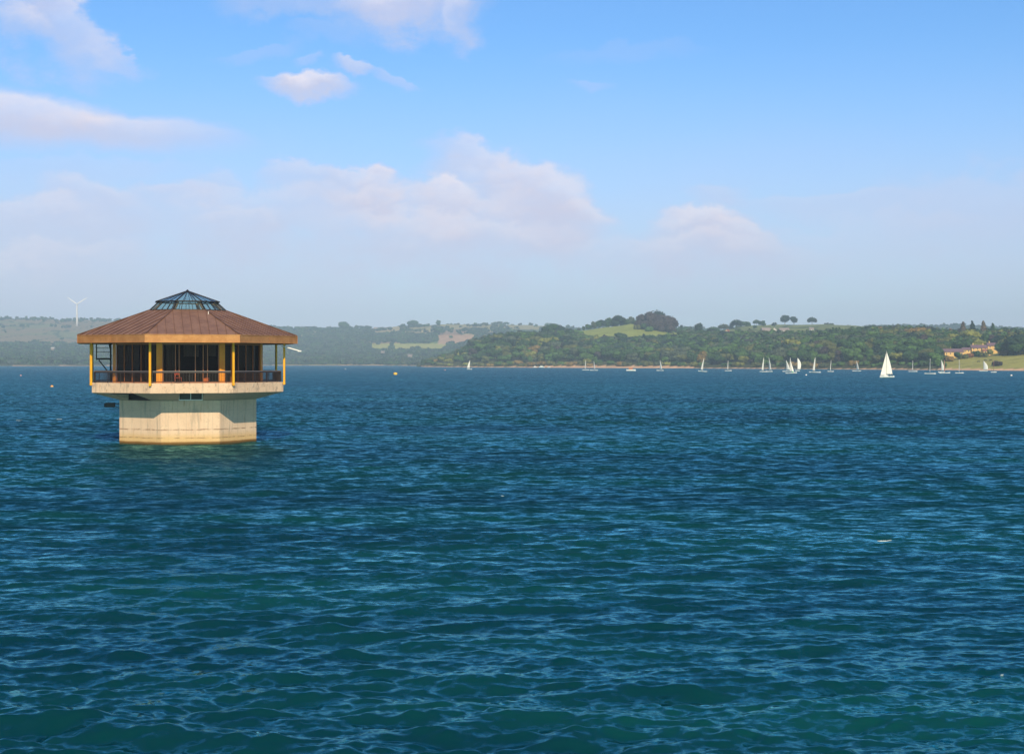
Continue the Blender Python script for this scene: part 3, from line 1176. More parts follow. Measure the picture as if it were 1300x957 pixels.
# --- hazy far woods and hedgerows on the left and behind
def far_points():
    r = np.random.default_rng(8)
    out = []
    N = 90000
    xs = r.uniform(-80, 1330, N)
    Ys = r.uniform(1600, 3350, N)
    z, isP = ground(xs, Ys * K)
    yp = HY - (z - CAMH) / (Ys * K) * FPX
    X = (xs - 650) / FPX * Ys * K
    big = lump(X, Ys, 330, 12)
    mid = lump(X, Ys, 120, 13)
    cx = np.sin(X / 95 + 1.2 * np.sin(Ys / 260)) ** 2
    cy = np.sin(Ys / 150 + .9 * np.sin(X / 300)) ** 2
    for i in range(N):
        x, Y = xs[i], Ys[i]
        if z[i] < 1.2:
            continue
        p = 0
        if isP[i]:
            if Y > 1490 and 940 < x < 1110:
                p = .05 if cy[i] > .93 or cx[i] > .96 else .003
            elif Y > 1240 and x > 860:
                p = .10 if mid[i] > -.1 else .02
                if 962 < x < 1004:
                    p *= .1
        else:
            if x < 330:
                if Y < 2330:
                    p = .62 if z[i] > 2.5 else .0
                    if Y < 1800 and 10 < x < 110:
                        p = .1
                elif Y < 2520:
                    p = .35 if mid[i] > .2 else .05
                elif Y > 3120:
                    p = .14 if big[i] > -.2 else .02
                else:
                    p = .10 if cy[i] > .985 else .003
            elif x < 470:
                p = .5
                if Y > 2550 and mid[i] > .9:
                    p = .05
            elif x < 720:
                if 436 < yp[i] < 446 and x < 566 and not (495 < x < 499):
                    p = .012
                elif 425 < yp[i] < 437 and 555 < x < 602:
                    p = .01
                elif yp[i] < 425:
                    p = .30 if mid[i] > .75 else (.14 if cx[i] > .95 or cy[i] > .96 else .006)
                else:
                    p = .5
            elif x > 1060:
                p = .30 if Y > 2500 else 0
            else:
                p = .08 if Y > 2700 else 0
        if r.random() < p:
            out.append(i)
    return xs[out], Ys[out] * K, z[out]


fx, fy, fz = far_points()
fh = np.random.default_rng(3).uniform(7.5, 13.5, len(fx))
fk = np.random.default_rng(4).choice(['round', 'broad', 'tall', 'bush'], len(fx), p=[.35, .35, .2, .1])
fh = np.where(fk == 'bush', fh * .6, fh)
fc = [tuple(q_ * m_ for q_, m_ in zip(GREENS[k], (.62, .70, 1.0))) for k in np.random.default_rng(6).choice(['dark green', 'mid green', 'olive', 'grey green', 'blackish green', 'golden brown'], len(fx), p=[.36, .22, .10, .20, .12, 0])]  # darkened and shifted to blue, putting extra haze into the leaf colour
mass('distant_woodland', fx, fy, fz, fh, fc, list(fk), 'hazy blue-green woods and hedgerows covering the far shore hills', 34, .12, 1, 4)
print('trees', nW, 'far', len(fx), 'individual', NTREE[0])


# ------------------------------------------------------------------ materials for built things
def concrete(t, b):
    tcn = t.new('ShaderNodeTexCoord')
    ob = tcn.outputs['Object']
    sp = t.new('ShaderNodeSeparateXYZ')
    t.l.new(ob, sp.inputs[0])
    n = t.noise(ob, .9, 7, .62)
    streak = t.noise(t.mapping(ob, (1.6, 1.6, .16)), 1.6, 5, .6)
    spots = t.noise(ob, 5.5, 5, .65)
    c = t.mix(n, (.60, .42, .29), (.83, .62, .44))
    c = t.mix(t.m('MULTIPLY', t.ss(streak, .53, .70), .55), c, (.30, .25, .20))
    c = t.mix(t.m('MULTIPLY', t.ss(spots, .56, .72), .6), c, (.36, .27, .19))
    rust = t.noise(t.mapping(ob, (2.4, 2.4, .22), (0, 0, 0), (7, 3, 1)), 1.5, 5, .65)
    c = t.mix(t.m('MULTIPLY', t.ss(rust, .60, .72), .5), c, (.40, .19, .08))
    return c, sp, ob


def shaft_mat(t, b):
    c, sp, ob = concrete(t, b)
    z = t.m('ADD', sp.outputs[2], t.m('MULTIPLY', t.noise(ob, .8, 4, .6), .14))

    def line(z0, wd, strength, c, colr_):
        d = t.m('ABSOLUTE', t.m('SUBTRACT', z, z0 + .07))
        f = t.m('MULTIPLY', t.ss(d, wd, wd * .3), t.m('MULTIPLY', t.ss(t.noise(ob, 1.3, 3, .6), .38, .6), strength))
        return t.mix(f, c, colr_)
    wv = t.new('ShaderNodeTexWave', wave_type='BANDS', bands_direction='X')
    t.l.new(ob, wv.inputs['Vector'])
    wv.inputs['Scale'].default_value = .42
    c = t.mix(t.m('MULTIPLY', t.ss(wv.outputs['Fac'], .985, 1.0), .30), c, (.30, .24, .19))
    c = line(1.33, .08, .75, c, (.26, .15, .09))
    c = line(2.95, .04, .35, c, (.35, .27, .2))
    c = t.mix(t.m('MULTIPLY', t.ss(z, 1.30, .60), .65), c, (.62, .38, .12))
    c = line(.62, .045, .9, c, (.22, .13, .06))
    c = t.mix(t.ss(z, .42, .30), c, (.24, .12, .035))
    c = t.mix(t.ss(z, .30, .12), c, (.06, .05, .018))
    t.l.new(c, b.inputs['Base Color'])
    bp = t.new('ShaderNodeBump')
    bp.inputs['Distance'].default_value = .02
    bp.inputs['Strength'].default_value = .6
    t.l.new(t.noise(ob, 9, 5, .6), bp.inputs['Height'])
    t.l.new(bp.outputs[0], b.inputs['Normal'])


def slab_mat(t, b):
    c, sp, ob = concrete(t, b)
    c = t.mix(t.m('MULTIPLY', t.ss(t.noise(t.mapping(ob, (1, 1, .5)), 2.3, 6, .7), .52, .66), .55), c, (.20, .16, .15))
    c = t.mix(t.m('MULTIPLY', t.ss(t.noise(ob, 3.3, 5, .7), .58, .68), .65), c, (.42, .22, .10))
    t.l.new(c, b.inputs['Base Color'])


M_shaft = mat('shaft_concrete', rough=.85, build=shaft_mat, spec=.25)
M_slab = mat('slab_concrete', rough=.85, build=slab_mat, spec=.25)


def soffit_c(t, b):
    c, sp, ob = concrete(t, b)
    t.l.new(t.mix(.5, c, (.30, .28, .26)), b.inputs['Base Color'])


M_cone = mat('cone_concrete', rough=.9, build=soffit_c, spec=.2)


def copper_mat(c1, c2, rough=.5, metal=.15):
    def f(t, b):
        tcn = t.new('ShaderNodeTexCoord')
        ob = tcn.outputs['Object']
        n = t.noise(ob, 1.1, 6, .65)
        n2 = t.noise(t.mapping(ob, (1, 1, 5)), 4, 4, .6)
        c = t.mix(t.ss(n, .35, .65), c1, c2)
        c = t.mix(t.m('MULTIPLY', t.ss(n2, .55, .72), .4), c, tuple(x * .6 for x in c1))
        t.l.new(c, b.inputs['Base Color'])
        b.inputs['Roughness'].default_value = rough
        b.inputs['Metallic'].default_value = metal
    return f


M_roof = mat('roof_metal', build=copper_mat((.205, .110, .070), (.275, .155, .100), .5))
M_seam = mat('roof_seam', build=copper_mat((.13, .068, .042), (.18, .095, .058), .5))
M_fascia = mat('fascia_metal', build=copper_mat((.52, .22, .07), (.66, .31, .11), .42, .55))
M_soffit = mat('soffit_board', (.05, .028, .018), .7)
M_yellow = mat('yellow_paint', build=copper_mat((.88, .40, .012), (.92, .47, .02), .45, 0.0))
M_orange = mat('orange_timber', build=copper_mat((.82, .28, .02), (.88, .35, .025), .5, 0.0))
M_brown = mat('brown_frame', (.36, .13, .045), .5)
M_dark = mat('dark_steel', (.018, .014, .013), .5)
M_rail = mat('railing_paint', (.035, .022, .018), .45)
M_rail_top = mat('handrail_highlight', (.32, .27, .25), .35, .5)  # lighter tone paints the highlight along the dark top rail
M_white = mat('white_paint', (.80, .79, .76), .4)
M_blind = mat('blind_fabric', (.78, .72, .66), .8)
M_pillar = mat('pillar_timber', (.62, .24, .05), .6)
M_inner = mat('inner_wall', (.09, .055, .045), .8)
M_red = mat('red_paint', (.36, .05, .02), .5)
M_deck = mat('deck_floor', (.16, .13, .11), .8)


def glass(name, tint, trans, rough=.02, refl=(.9, .95, 1)):
    m = bpy.data.materials.new(name)
    m.use_nodes = True
    t = NT(m.node_tree)
    t.n.clear()
    gl = t.new('ShaderNodeBsdfGlossy')
    gl.inputs['Roughness'].default_value = rough
    gl.inputs['Color'].default_value = (*refl, 1)
    tr = t.new('ShaderNodeBsdfTransparent')
    tr.inputs['Color'].default_value = (*tint, 1)
    df = t.new('ShaderNodeBsdfDiffuse')
    df.inputs['Color'].default_value = (*[c * .3 for c in tint], 1)
    m1 = t.new('ShaderNodeMixShader')
    m1.inputs[0].default_value = trans
    t.l.new(df.outputs[0], m1.inputs[1])
    t.l.new(tr.outputs[0], m1.inputs[2])
    fr = t.new('ShaderNodeFresnel')
    fr.inputs[0].default_value = 1.5
    m2 = t.new('ShaderNodeMixShader')
    bf = t.new('ShaderNodeNewGeometry')
    # seen from inside the pane the reflection is left to the outer face
    t.l.new(t.m('MULTIPLY', fr.outputs[0], t.m('SUBTRACT', 1.0, bf.outputs['Backfacing'])), m2.inputs[0])
    t.l.new(m1.outputs[0], m2.inputs[1])
    t.l.new(gl.outputs[0], m2.inputs[2])
    o = t.new('ShaderNodeOutputMaterial')
    t.l.new(m2.outputs[0], o.inputs[0])
    return m


M_glass = glass('window_glass', (.50, .46, .43), .97, .05, (.14, .15, .17))
M_lglass = glass('lantern_glass', (.66, .84, .86), .84)

# ------------------------------------------------------------------ THE TOWER
TD = 128.0
TX = (238 - 650) / FPX * TD
TROT = math.atan2(-TX, TD) + R(2.6)
tower = empty('valve_tower', (TX, TD, 0), TROT)
tag(tower, 'octagonal concrete draw-off tower with brown metal roof and glazed lantern, standing in the water', 'water tower')
TM = Matrix.Translation((TX, TD, 0)) @ Matrix.Rotation(TROT, 4, 'Z')
TMI = TM.inverted()
C225 = math.cos(R(22.5))


def tl(x, y, Y):
    """photograph pixel at depth Y -> tower's own coordinates"""
    return TMI @ at(x, y, Y)


def octo(ap, z):
    r = ap / C225
    return [Vector((r * math.cos(R(-112.5 + 45 * k)), r * math.sin(R(-112.5 + 45 * k)), z)) for k in range(8)]


# face k runs between corner k and k+1; face 0 looks along local -Y (towards the viewer)
AP_SH, AP_SL, AP_EV, AP_LN = 5.91, 8.2, 9.38, 3.32
Z_SH, Z_SLB, Z_SLT = 3.84, 4.50, 5.36
Z_FB, Z_FT, Z_LN = 8.77, 9.46, 11.74

m = MB()
m.loft([octo(AP_SH, -6), octo(AP_SH, Z_SH)])
m.build('shaft', M_shaft, tower, bevel=.04)
m = MB()
m.loft([octo(AP_SL, Z_SLB), octo(AP_SL, Z_SLT)])
m.build('deck_slab', M_slab, tower, bevel=.03)
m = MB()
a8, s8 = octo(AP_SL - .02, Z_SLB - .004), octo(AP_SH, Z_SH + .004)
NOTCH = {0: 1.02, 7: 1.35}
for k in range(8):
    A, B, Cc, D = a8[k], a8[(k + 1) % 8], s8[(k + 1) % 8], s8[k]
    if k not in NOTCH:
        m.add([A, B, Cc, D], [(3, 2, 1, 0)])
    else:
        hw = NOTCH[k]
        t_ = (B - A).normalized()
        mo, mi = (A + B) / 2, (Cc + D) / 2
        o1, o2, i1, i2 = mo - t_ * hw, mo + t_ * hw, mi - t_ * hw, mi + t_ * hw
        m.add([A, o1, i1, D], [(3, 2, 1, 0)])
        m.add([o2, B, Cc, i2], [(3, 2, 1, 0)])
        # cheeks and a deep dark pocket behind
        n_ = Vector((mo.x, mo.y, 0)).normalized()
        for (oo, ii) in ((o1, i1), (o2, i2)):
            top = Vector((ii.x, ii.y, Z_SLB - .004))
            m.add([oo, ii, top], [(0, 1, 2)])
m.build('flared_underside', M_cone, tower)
for k, hw in NOTCH.items():
    A, B = octo(AP_SH + .012, 0)[k], octo(AP_SH + .012, 0)[(k + 1) % 8]
    t_ = (B - A).normalized()
    mid_ = (A + B) / 2
    n_ = mid_.normalized()
    rz = math.atan2(t_.y, t_.x)
    if k == 0:
        fr = MB()
        zc = (Z_SH + Z_SLB) / 2
        c0 = mid_ + n_ * .03
        fr.box((c0.x, c0.y, Z_SH + .05), (2 * hw - .02, .10, .07), rz)
        fr.box((c0.x, c0.y, zc), (.06, .09, .60), rz)
        for s_ in (-1, 1):
            cc = c0 + t_ * s_ * (hw - .05)
            fr.box((cc.x, cc.y, zc), (.06, .09, .60), rz)
        opening = fr.build('louvre_frame', M_white, tower)
        pn = MB()
        c1_ = mid_ + n_ * .0
        pn.box((c1_.x, c1_.y, zc + .02), (2 * hw - .04, .03, .62), rz)
        for q_ in range(6):
            cq = mid_ + n_ * .03
            pn.box((cq.x, cq.y, Z_SH + .13 + q_ * .09), (2 * hw - .2, .03, .03), rz)
        pn.build('louvre', M_dark, opening)
    else:
        pn = MB()
        pn.box((mid_.x, mid_.y, (Z_SH + Z_SLB) / 2 + .01), (2 * hw - .04, .03, .62), rz)
        # flat dark sheet below the slab, lining the open notch
        cq = mid_ + n_ * 1.15
        pn.box((cq.x, cq.y, Z_SLB - .06), (2 * hw - .1, 1.9, .05), rz)
        pn.build('notch_dark_panels', M_dark, tower)

# outer posts
post_r = 8.28 / C225
for k in range(8):
    a = R(-112.5 + 45 * k)
    p = MB()
    c = Vector((post_r * math.cos(a), post_r * math.sin(a), 0))
    p.box((c.x, c.y, (5.13 + Z_FB) / 2), (.17, .17, Z_FB - 5.13), a)
    p.box((c.x, c.y, 5.25), (.22, .22, .06), a)
    p.build('post', M_yellow, tower, bevel=.012)
# inner columns
AP_IN = 6.35
in_r = AP_IN / C225
for k in range(8):
    a = R(-112.5 + 45 * k)
    p = MB()
    p.box((in_r * math.cos(a), in_r * math.sin(a), (Z_SLT + Z_FB) / 2), (.08, .52, Z_FB - Z_SLT), a)
    p.build('column', M_orange, tower, bevel=.015)
# railing, one panel per side
for k in range(8):
    A = octo(8.02, 0)[k]
    B = octo(8.02, 0)[(k + 1) % 8]
    t_ = (B - A).normalized()
    A2, B2 = A + t_ * .1, B - t_ * .1
    p = MB()
    p.bar((A2.x, A2.y, 6.28), (B2.x, B2.y, 6.28), .05, .12)
    p.bar((A2.x, A2.y, 5.48), (B2.x, B2.y, 5.48), .04, .07)
    L = (B2 - A2).length
    nb = int(L / .125)
    for i in range(nb + 1):
        c = A2 + t_ * (L * i / nb)
        big = i % 12 == 0
        s_ = .05 if big else .026
        z0 = Z_SLT if big else 5.48
        p.box((c.x, c.y, (z0 + 6.26) / 2), (s_, s_, 6.26 - z0), math.atan2(t_.y, t_.x))
    r_ = p.build('railing', M_rail, tower)
    h = MB()
    h.bar((A2.x, A2.y, 6.365), (B2.x, B2.y, 6.365), .07, .045)
    h.build('handrail', M_rail_top, r_)
# glazed room
for k in range(8):
    A = octo(AP_IN - .05, 0)[k]
    B = octo(AP_IN - .05, 0)[(k + 1) % 8]
    t_ = (B - A).normalized()
    L = (B - A).length
    mid_ = (A + B) / 2
    rz = math.atan2(t_.y, t_.x)
    nin = -mid_.normalized()
    fr = MB()
    fr.box((mid_.x, mid_.y, Z_SLT + .06), (L - .5, .10, .12), rz)
    fr.box((mid_.x, mid_.y, Z_FB - .07), (L - .5, .10, .14), rz)
    cuts = [-1, -.62, -.22, .22, .62, 1] if k != 0 else [-1, -.55, -.42, .16, .44, .60, 1]
    for c in cuts:
        q_ = mid_ + t_ * (c * (L / 2 - .27))
        fr.box((q_.x, q_.y, (Z_SLT + Z_FB) / 2), (.07, .12, Z_FB - Z_SLT - .26), rz)
    frame = fr.build('window_frame', M_brown, tower)
    gp = MB()
    gp.box((mid_.x, mid_.y, (Z_SLT + Z_FB) / 2), (L - .55, .02, Z_FB - Z_SLT - .24), rz)
    gp.build('pane', M_glass, frame)
# inside: core wall, ceiling, brown pillars, blinds
m = MB()
m.loft([octo(3.6, Z_SLT + .003), octo(3.6, Z_FB - .05)])
m.build('core_wall', M_inner, tower)
for (f_, c, wd, back) in [(0, -.36, .20, .75), (0, .50, .24, .75), (7, -.05, .30, .9), (7, .62, .16, .9), (1, -.3, .2, .9)]:
    A, B = octo(AP_IN - back, 0)[f_], octo(AP_IN - back, 0)[(f_ + 1) % 8]
    q_ = (A + B) / 2 + (B - A).normalized() * c * 2.6
    rz = math.atan2((B - A).y, (B - A).x)
    m = MB()
    m.box((q_.x, q_.y, (Z_SLT + Z_FB) / 2), (wd, .2, Z_FB - Z_SLT - .06), rz)
    m.build('inner_pillar', M_pillar, tower)
for (f_, c0, c1, drop) in [(0, -.85, -.56, 2.3), (0, -.25, .28, 1.05), (0, .62, .88, 1.0), (7, -.75, -.55, 1.5), (7, .30, .42, 3.0), (7, .6, .8, 2.6), (1, -.8, -.55, 2.8), (1, -.2, .25, 2.9), (1, .6, .75, 1.3)]:
    A, B = octo(AP_IN - .28, 0)[f_], octo(AP_IN - .28, 0)[(f_ + 1) % 8]
    rz = math.atan2((B - A).y, (B - A).x)
    q_ = (A + B) / 2 + (B - A).normalized() * (c0 + c1) / 2 * 2.4
    bl = MB()
    nfold = 9
    for i in range(nfold):
        cc = q_ + (B - A).normalized() * ((i + .5) / nfold - .5) * (c1 - c0) * 2.4
        bl.box((cc.x, cc.y, Z_FB - .12 - drop / 2), ((c1 - c0) * 2.4 / nfold * .96, .03, drop), rz + (.25 if i % 2 else -.25))
    bl.build('blind', M_blind, tower)

# roof
e8, l8 = octo(AP_EV, Z_FT), octo(AP_LN, Z_LN)
m = MB()
m.loft([octo(AP_EV - .02, Z_FT - .02), octo(AP_LN, Z_LN)], cap0=False, cap1=False)
roof = m.build('roof', M_roof, tower)
sm = MB()
slope_up = math.hypot(AP_EV - AP_LN, Z_LN - Z_FT)
for k in range(8):
    A, B, T0, T1 = e8[k], e8[(k + 1) % 8], l8[k], l8[(k + 1) % 8]
    t_ = (B - A).normalized()
    mid_ = (A + B) / 2
    up_ = ((T0 + T1) / 2 - mid_)
    half, htop = (B - A).length / 2, (T1 - T0).length / 2
    nrm = t_.cross(up_.normalized())
    if nrm.z < 0:
        nrm = -nrm
    n_s = int(half / .74)
    for i in range(-n_s, n_s + 1):
        s_ = i * half / (n_s + .5)
        f = 1.0 if abs(s_) <= htop else (half - abs(s_)) / (half - htop)
        a = mid_ + t_ * s_ + nrm * .022
        b = a + up_ * f
        sm.bar(a, b, .035, .055)
    # hip cap
    sm.bar(A + Vector((0, 0, .03)), T0 + Vector((0, 0, .03)), .11, .06)
sm.build('standing_seam', M_seam, roof)
# fascia and soffit
for k in range(8):
    A, B = octo(AP_EV, 0)[k], octo(AP_EV, 0)[(k + 1) % 8]
    t_ = (B - A).normalized()
    mid_ = (A + B) / 2
    rz = math.atan2(t_.y, t_.x)
    m = MB()
    o_, i_ = octo(AP_EV, 0), octo(AP_EV - .12, 0)
    k2 = (k + 1) % 8
    zz = (Z_FB, Z_FT)
    m.add([Vector((p.x, p.y, z)) for z in zz for p in (o_[k], o_[k2], i_[k2], i_[k])], [(3, 2, 1, 0), (4, 5, 6, 7), (0, 1, 5, 4), (1, 2, 6, 5), (2, 3, 7, 6), (3, 0, 4, 7)])
    # drip edge and panel joints
    n_ = mid_.normalized()
    q_ = mid_ + n_ * .015
    m.box((q_.x, q_.y, Z_FT - .03), ((B - A).length, .05, .05), rz)
    m.box((q_.x, q_.y, Z_FB + .03), ((B - A).length, .04, .05), rz)
    for c in (-.5, 0, .5):
        p = mid_ + n_ * .006 + t_ * c * (B - A).length
        m.box((p.x, p.y, (Z_FB + Z_FT) / 2), (.03, .02, Z_FT - Z_FB - .12), rz)
    m.build('fascia', M_fascia, tower)
m = MB()
m.loft([octo(AP_EV - .12, Z_FB + .06), octo(AP_EV - .12, Z_FB + .12)])
m.build('soffit', M_soffit, tower)

# lantern
L0, L1, L2, AP1, AP2 = Z_LN, 12.48, 13.55, 2.55, 2.76
lan = MB()
lan.loft([octo(AP_LN + .05, L0 - .04), octo(AP_LN + .05, L0 + .05), octo(AP_LN - .12, L0 + .05), octo(AP_LN - .12, L0 - .04)], False, False)
b0, b1, b2 = octo(AP_LN - .04, L0 + .04), octo(AP1, L1), octo(AP2, L1 + .05)
apex = Vector((0, 0, L2))
for k in range(8):
    k2 = (k + 1) % 8
    lan.bar(b0[k], b1[k], .10, .08)
    lan.bar(b1[k], b1[k2], .07, .07)
    lan.bar(b2[k], b2[k2], .09, .08)
    lan.bar(b2[k], apex, .09, .08)
    lan.bar(b1[k], b2[k], .05, .05)
    for c in (.25, .5, .75):
        lan.bar(b0[k].lerp(b0[k2], c), b1[k].lerp(b1[k2], c), .045, .05)
    for c in (.333, .667):
        e = b2[k].lerp(b2[k2], c)
        lan.bar(e, e.lerp(apex, .93), .04, .045)
lan.tube([(0, 0, L2 - .15), (0, 0, L2 + .02), (0, 0, L2 + .12)], [.16, .13, .03], 8)
lantern = lan.build('lantern', M_dark, tower)
g = MB()
g.loft([octo(AP_LN - .05, L0 + .04), octo(AP1 - .01, L1)], False, False)
for k in range(8):
    g.add([octo(AP2 - .02, L1 + .06)[k], octo(AP2 - .02, L1 + .06)[(k + 1) % 8], apex], [(0, 1, 2)])
g.build('lantern_glass', M_lglass, lantern)
# timber lining in orange inside the lantern edges
li = MB()
for k in range(8):
    k2 = (k + 1) % 8
    p, q_ = octo(AP_LN - .35, L0 + .1), octo(AP1 - .28, L1 - .05)
    li.bar(p[k], q_[k], .22, .12)
li.build('lantern_rafter', M_fascia, lantern)
# small vent on the roof
p = tl(264.6, 398.5, 124.2)
v_ = MB()
v_.tube([(p.x, p.y - .0, p.z - .15), (p.x, p.y, p.z + .22)], .035, 8)
v_.build('vent_pipe', M_white, tower)

# box on a bracket at the left of the shaft
bx = MB()
p = tl(140, 514, 127.5)
bx.box(p, (.80, .42, .42), -TROT)
q_ = tl(133.8, 514, 127.5)
bx.box(q_, (.10, .50, .34), -TROT)
lampb = bx.build('instrument_box', M_dark, tower, bevel=.03)
ar = MB()
ar.bar(tl(146, 513.2, 127.5), tl(153.5, 512.5, 127.5), .07)
ar.bar(tl(146, 515.5, 127.5), tl(153.5, 519, 127.5), .05)
ar.build('bracket', M_dark, lampb)

# gantry with ladder behind the left bay of the veranda
gt = MB()
GD = 131.0
for (x0, y0, x1, y1, wd) in [(122.5, 437, 122.5, 457, .10), (140.5, 437, 140.5, 487, .16), (122.5, 455.5, 141, 455.5, .16), (122.5, 447, 140, 447, .05), (122.5, 441.5, 140, 441.5, .05),
                             (125.5, 457, 138, 473, .09), (138.5, 437, 141.5, 452, .08)]:
    gt.bar(tl(x0, y0, GD), tl(x1, y1, GD), wd)
    gt.bar(tl(x0, y0, GD + 1.1), tl(x1, y1, GD + 1.1), wd)
for (x, y) in [(122.5, 441.5), (122.5, 447), (122.5, 455.5), (140.5, 447), (140.5, 455.5), (131, 455.5), (138, 473)]:
    gt.bar(tl(x, y, GD), tl(x, y, GD + 1.1), .07)
gt.build('access_gantry', M_dark, tower)
# boom sticking out at the right below the eaves
bm_ = MB()
bm_.tube([tl(357, 439.0, 126), tl(382, 446, 126)], .05, 8)
boom = bm_.build('boom', M_white, tower)
tip = MB()
tip.box(tl(380.5, 445.6, 126), (.30, .12, .11), -TROT)
tip.build('boom_tip', M_white, boom)

# chair and box left on the veranda deck
def chair_at(x, Y, rz):
    p = at(x, 486, Y)
    root = empty('veranda_chair', (p.x, p.y, Z_SLT), rz)
    tag(root, 'small red chair standing on the veranda behind the railing', 'chair')
    s = MB()
    s.box((0, 0, .45), (.46, .44, .045))
    s.build('seat', M_red, root, bevel=.01)
    s = MB()
    s.box((0, .22, .86), (.46, .035, .34), M=Matrix.Rotation(R(-10), 3, 'X'))
    s.build('backrest', M_red, root, bevel=.01)
    for sx in (-.2, .2):
        for sy in (-.19, .19):
            l = MB()
            l.tube([(sx, sy, 0), (sx, sy * .95, .44)] + ([(sx, .2, .72), (sx, .235, 1.0)] if sy > 0 else []), .018, 6)
            l.build('leg', M_red, root)


chair_at(80 + 583 / 3.99, 121.1, R(160))
cr = at(80 + 726 / 3.99, 486, 121.3)
cb = MB()
cb.box((0, 0, .20), (.40, .32, .36))
cb.box((0, 0, .40), (.44, .36, .05))
tag(cb.build('storage_box', mat('orange_plastic', (.62, .14, .02), .45), None, bevel=.02, loc=(cr.x, cr.y, Z_SLT + .01)), 'small orange lidded box on the veranda by the right yellow column', 'box')

# ------------------------------------------------------------------ BOATS
M_hull = mat('white_gelcoat', (.82, .82, .80), .3)


def sail_m(t, b):
    tcn = t.new('ShaderNodeTexCoord')
    n = t.noise(tcn.outputs['Object'], .9, 3, .5)
    t.l.new(t.mix(n, (.80, .77, .70), (.90, .88, .83)), b.inputs['Base Color'])


M_sail = mat('sail_cloth', rough=.7, build=sail_m)
M_sail_r = mat('red_sail_cloth', (.62, .22, .13), .7)
M_mast = mat('mast_alloy', (.62, .60, .56), .35, .6)
M_cabin = mat('orange_canopy', (.62, .20, .06), .6)
M_green = mat('green_cloth', (.03, .35, .16), .6)
M_navy = mat('navy_cloth', (.02, .025, .05), .8)


def hull_mb(L, B, H):
    m = MB()
    rings = []
    for (s, wd, dz) in [(-.5, .62, .00), (-.3, .88, -.03), (0, 1.0, -.04), (.25, .80, .0), (.42, .38, .06), (.5, .03, .12)]:
        y = s * L
        wd = wd * B / 2
        rings.append([Vector((y, -wd, H + dz)), Vector((y, -wd * .85, H * .25)), Vector((y, 0, -.25 + max(0, s) * .5)), Vector((y, wd * .85, H * .25)), Vector((y, wd, H + dz)), Vector((y, wd * .5, H + dz + .03)), Vector((y, -wd * .5, H + dz + .03))])
    m.loft(rings)
    return m


def sail_mb(foot, luff, belly, x0, z0, roach=.12, thick=.02):
    """triangular cambered sail, luff at x0, foot running towards -x"""
    m = MB()
    nu, nv = 8, 14
    rows = []
    for i in range(nv + 1):
        v = i / nv
        wd = foot * (1 - v) + foot * roach * math.sin(PI * v) + .04
        rows.append([(x0 - wd * j / nu, belly * math.sin(PI * j / nu * .9) * (1 - v * .6), z0 + luff * v) for j in range(nu + 1)])
    vs = [p for r in rows for p in r]
    vs2 = [(p[0], p[1] + thick, p[2]) for p in vs]
    n = len(vs)
    fs = []
    W = nu + 1
    for i in range(nv):
        for j in range(nu):
            a, b, c, d = i * W + j, i * W + j + 1, (i + 1) * W + j + 1, (i + 1) * W + j
            fs.append((a, b, c, d))
            fs.append((d + n, c + n, b + n, a + n))
    edge = [i for i in range(W)] + [i * W + nu for i in range(1, nv + 1)] + [nv * W + j for j in range(nu - 1, -1, -1)] + [i * W for i in range(nv - 1, 0, -1)]
    for i in range(len(edge)):
        a, b = edge[i], edge[(i + 1) % len(edge)]
        fs.append((b, a, a + n, b + n))
    m.add(vs + vs2, fs)
    return m


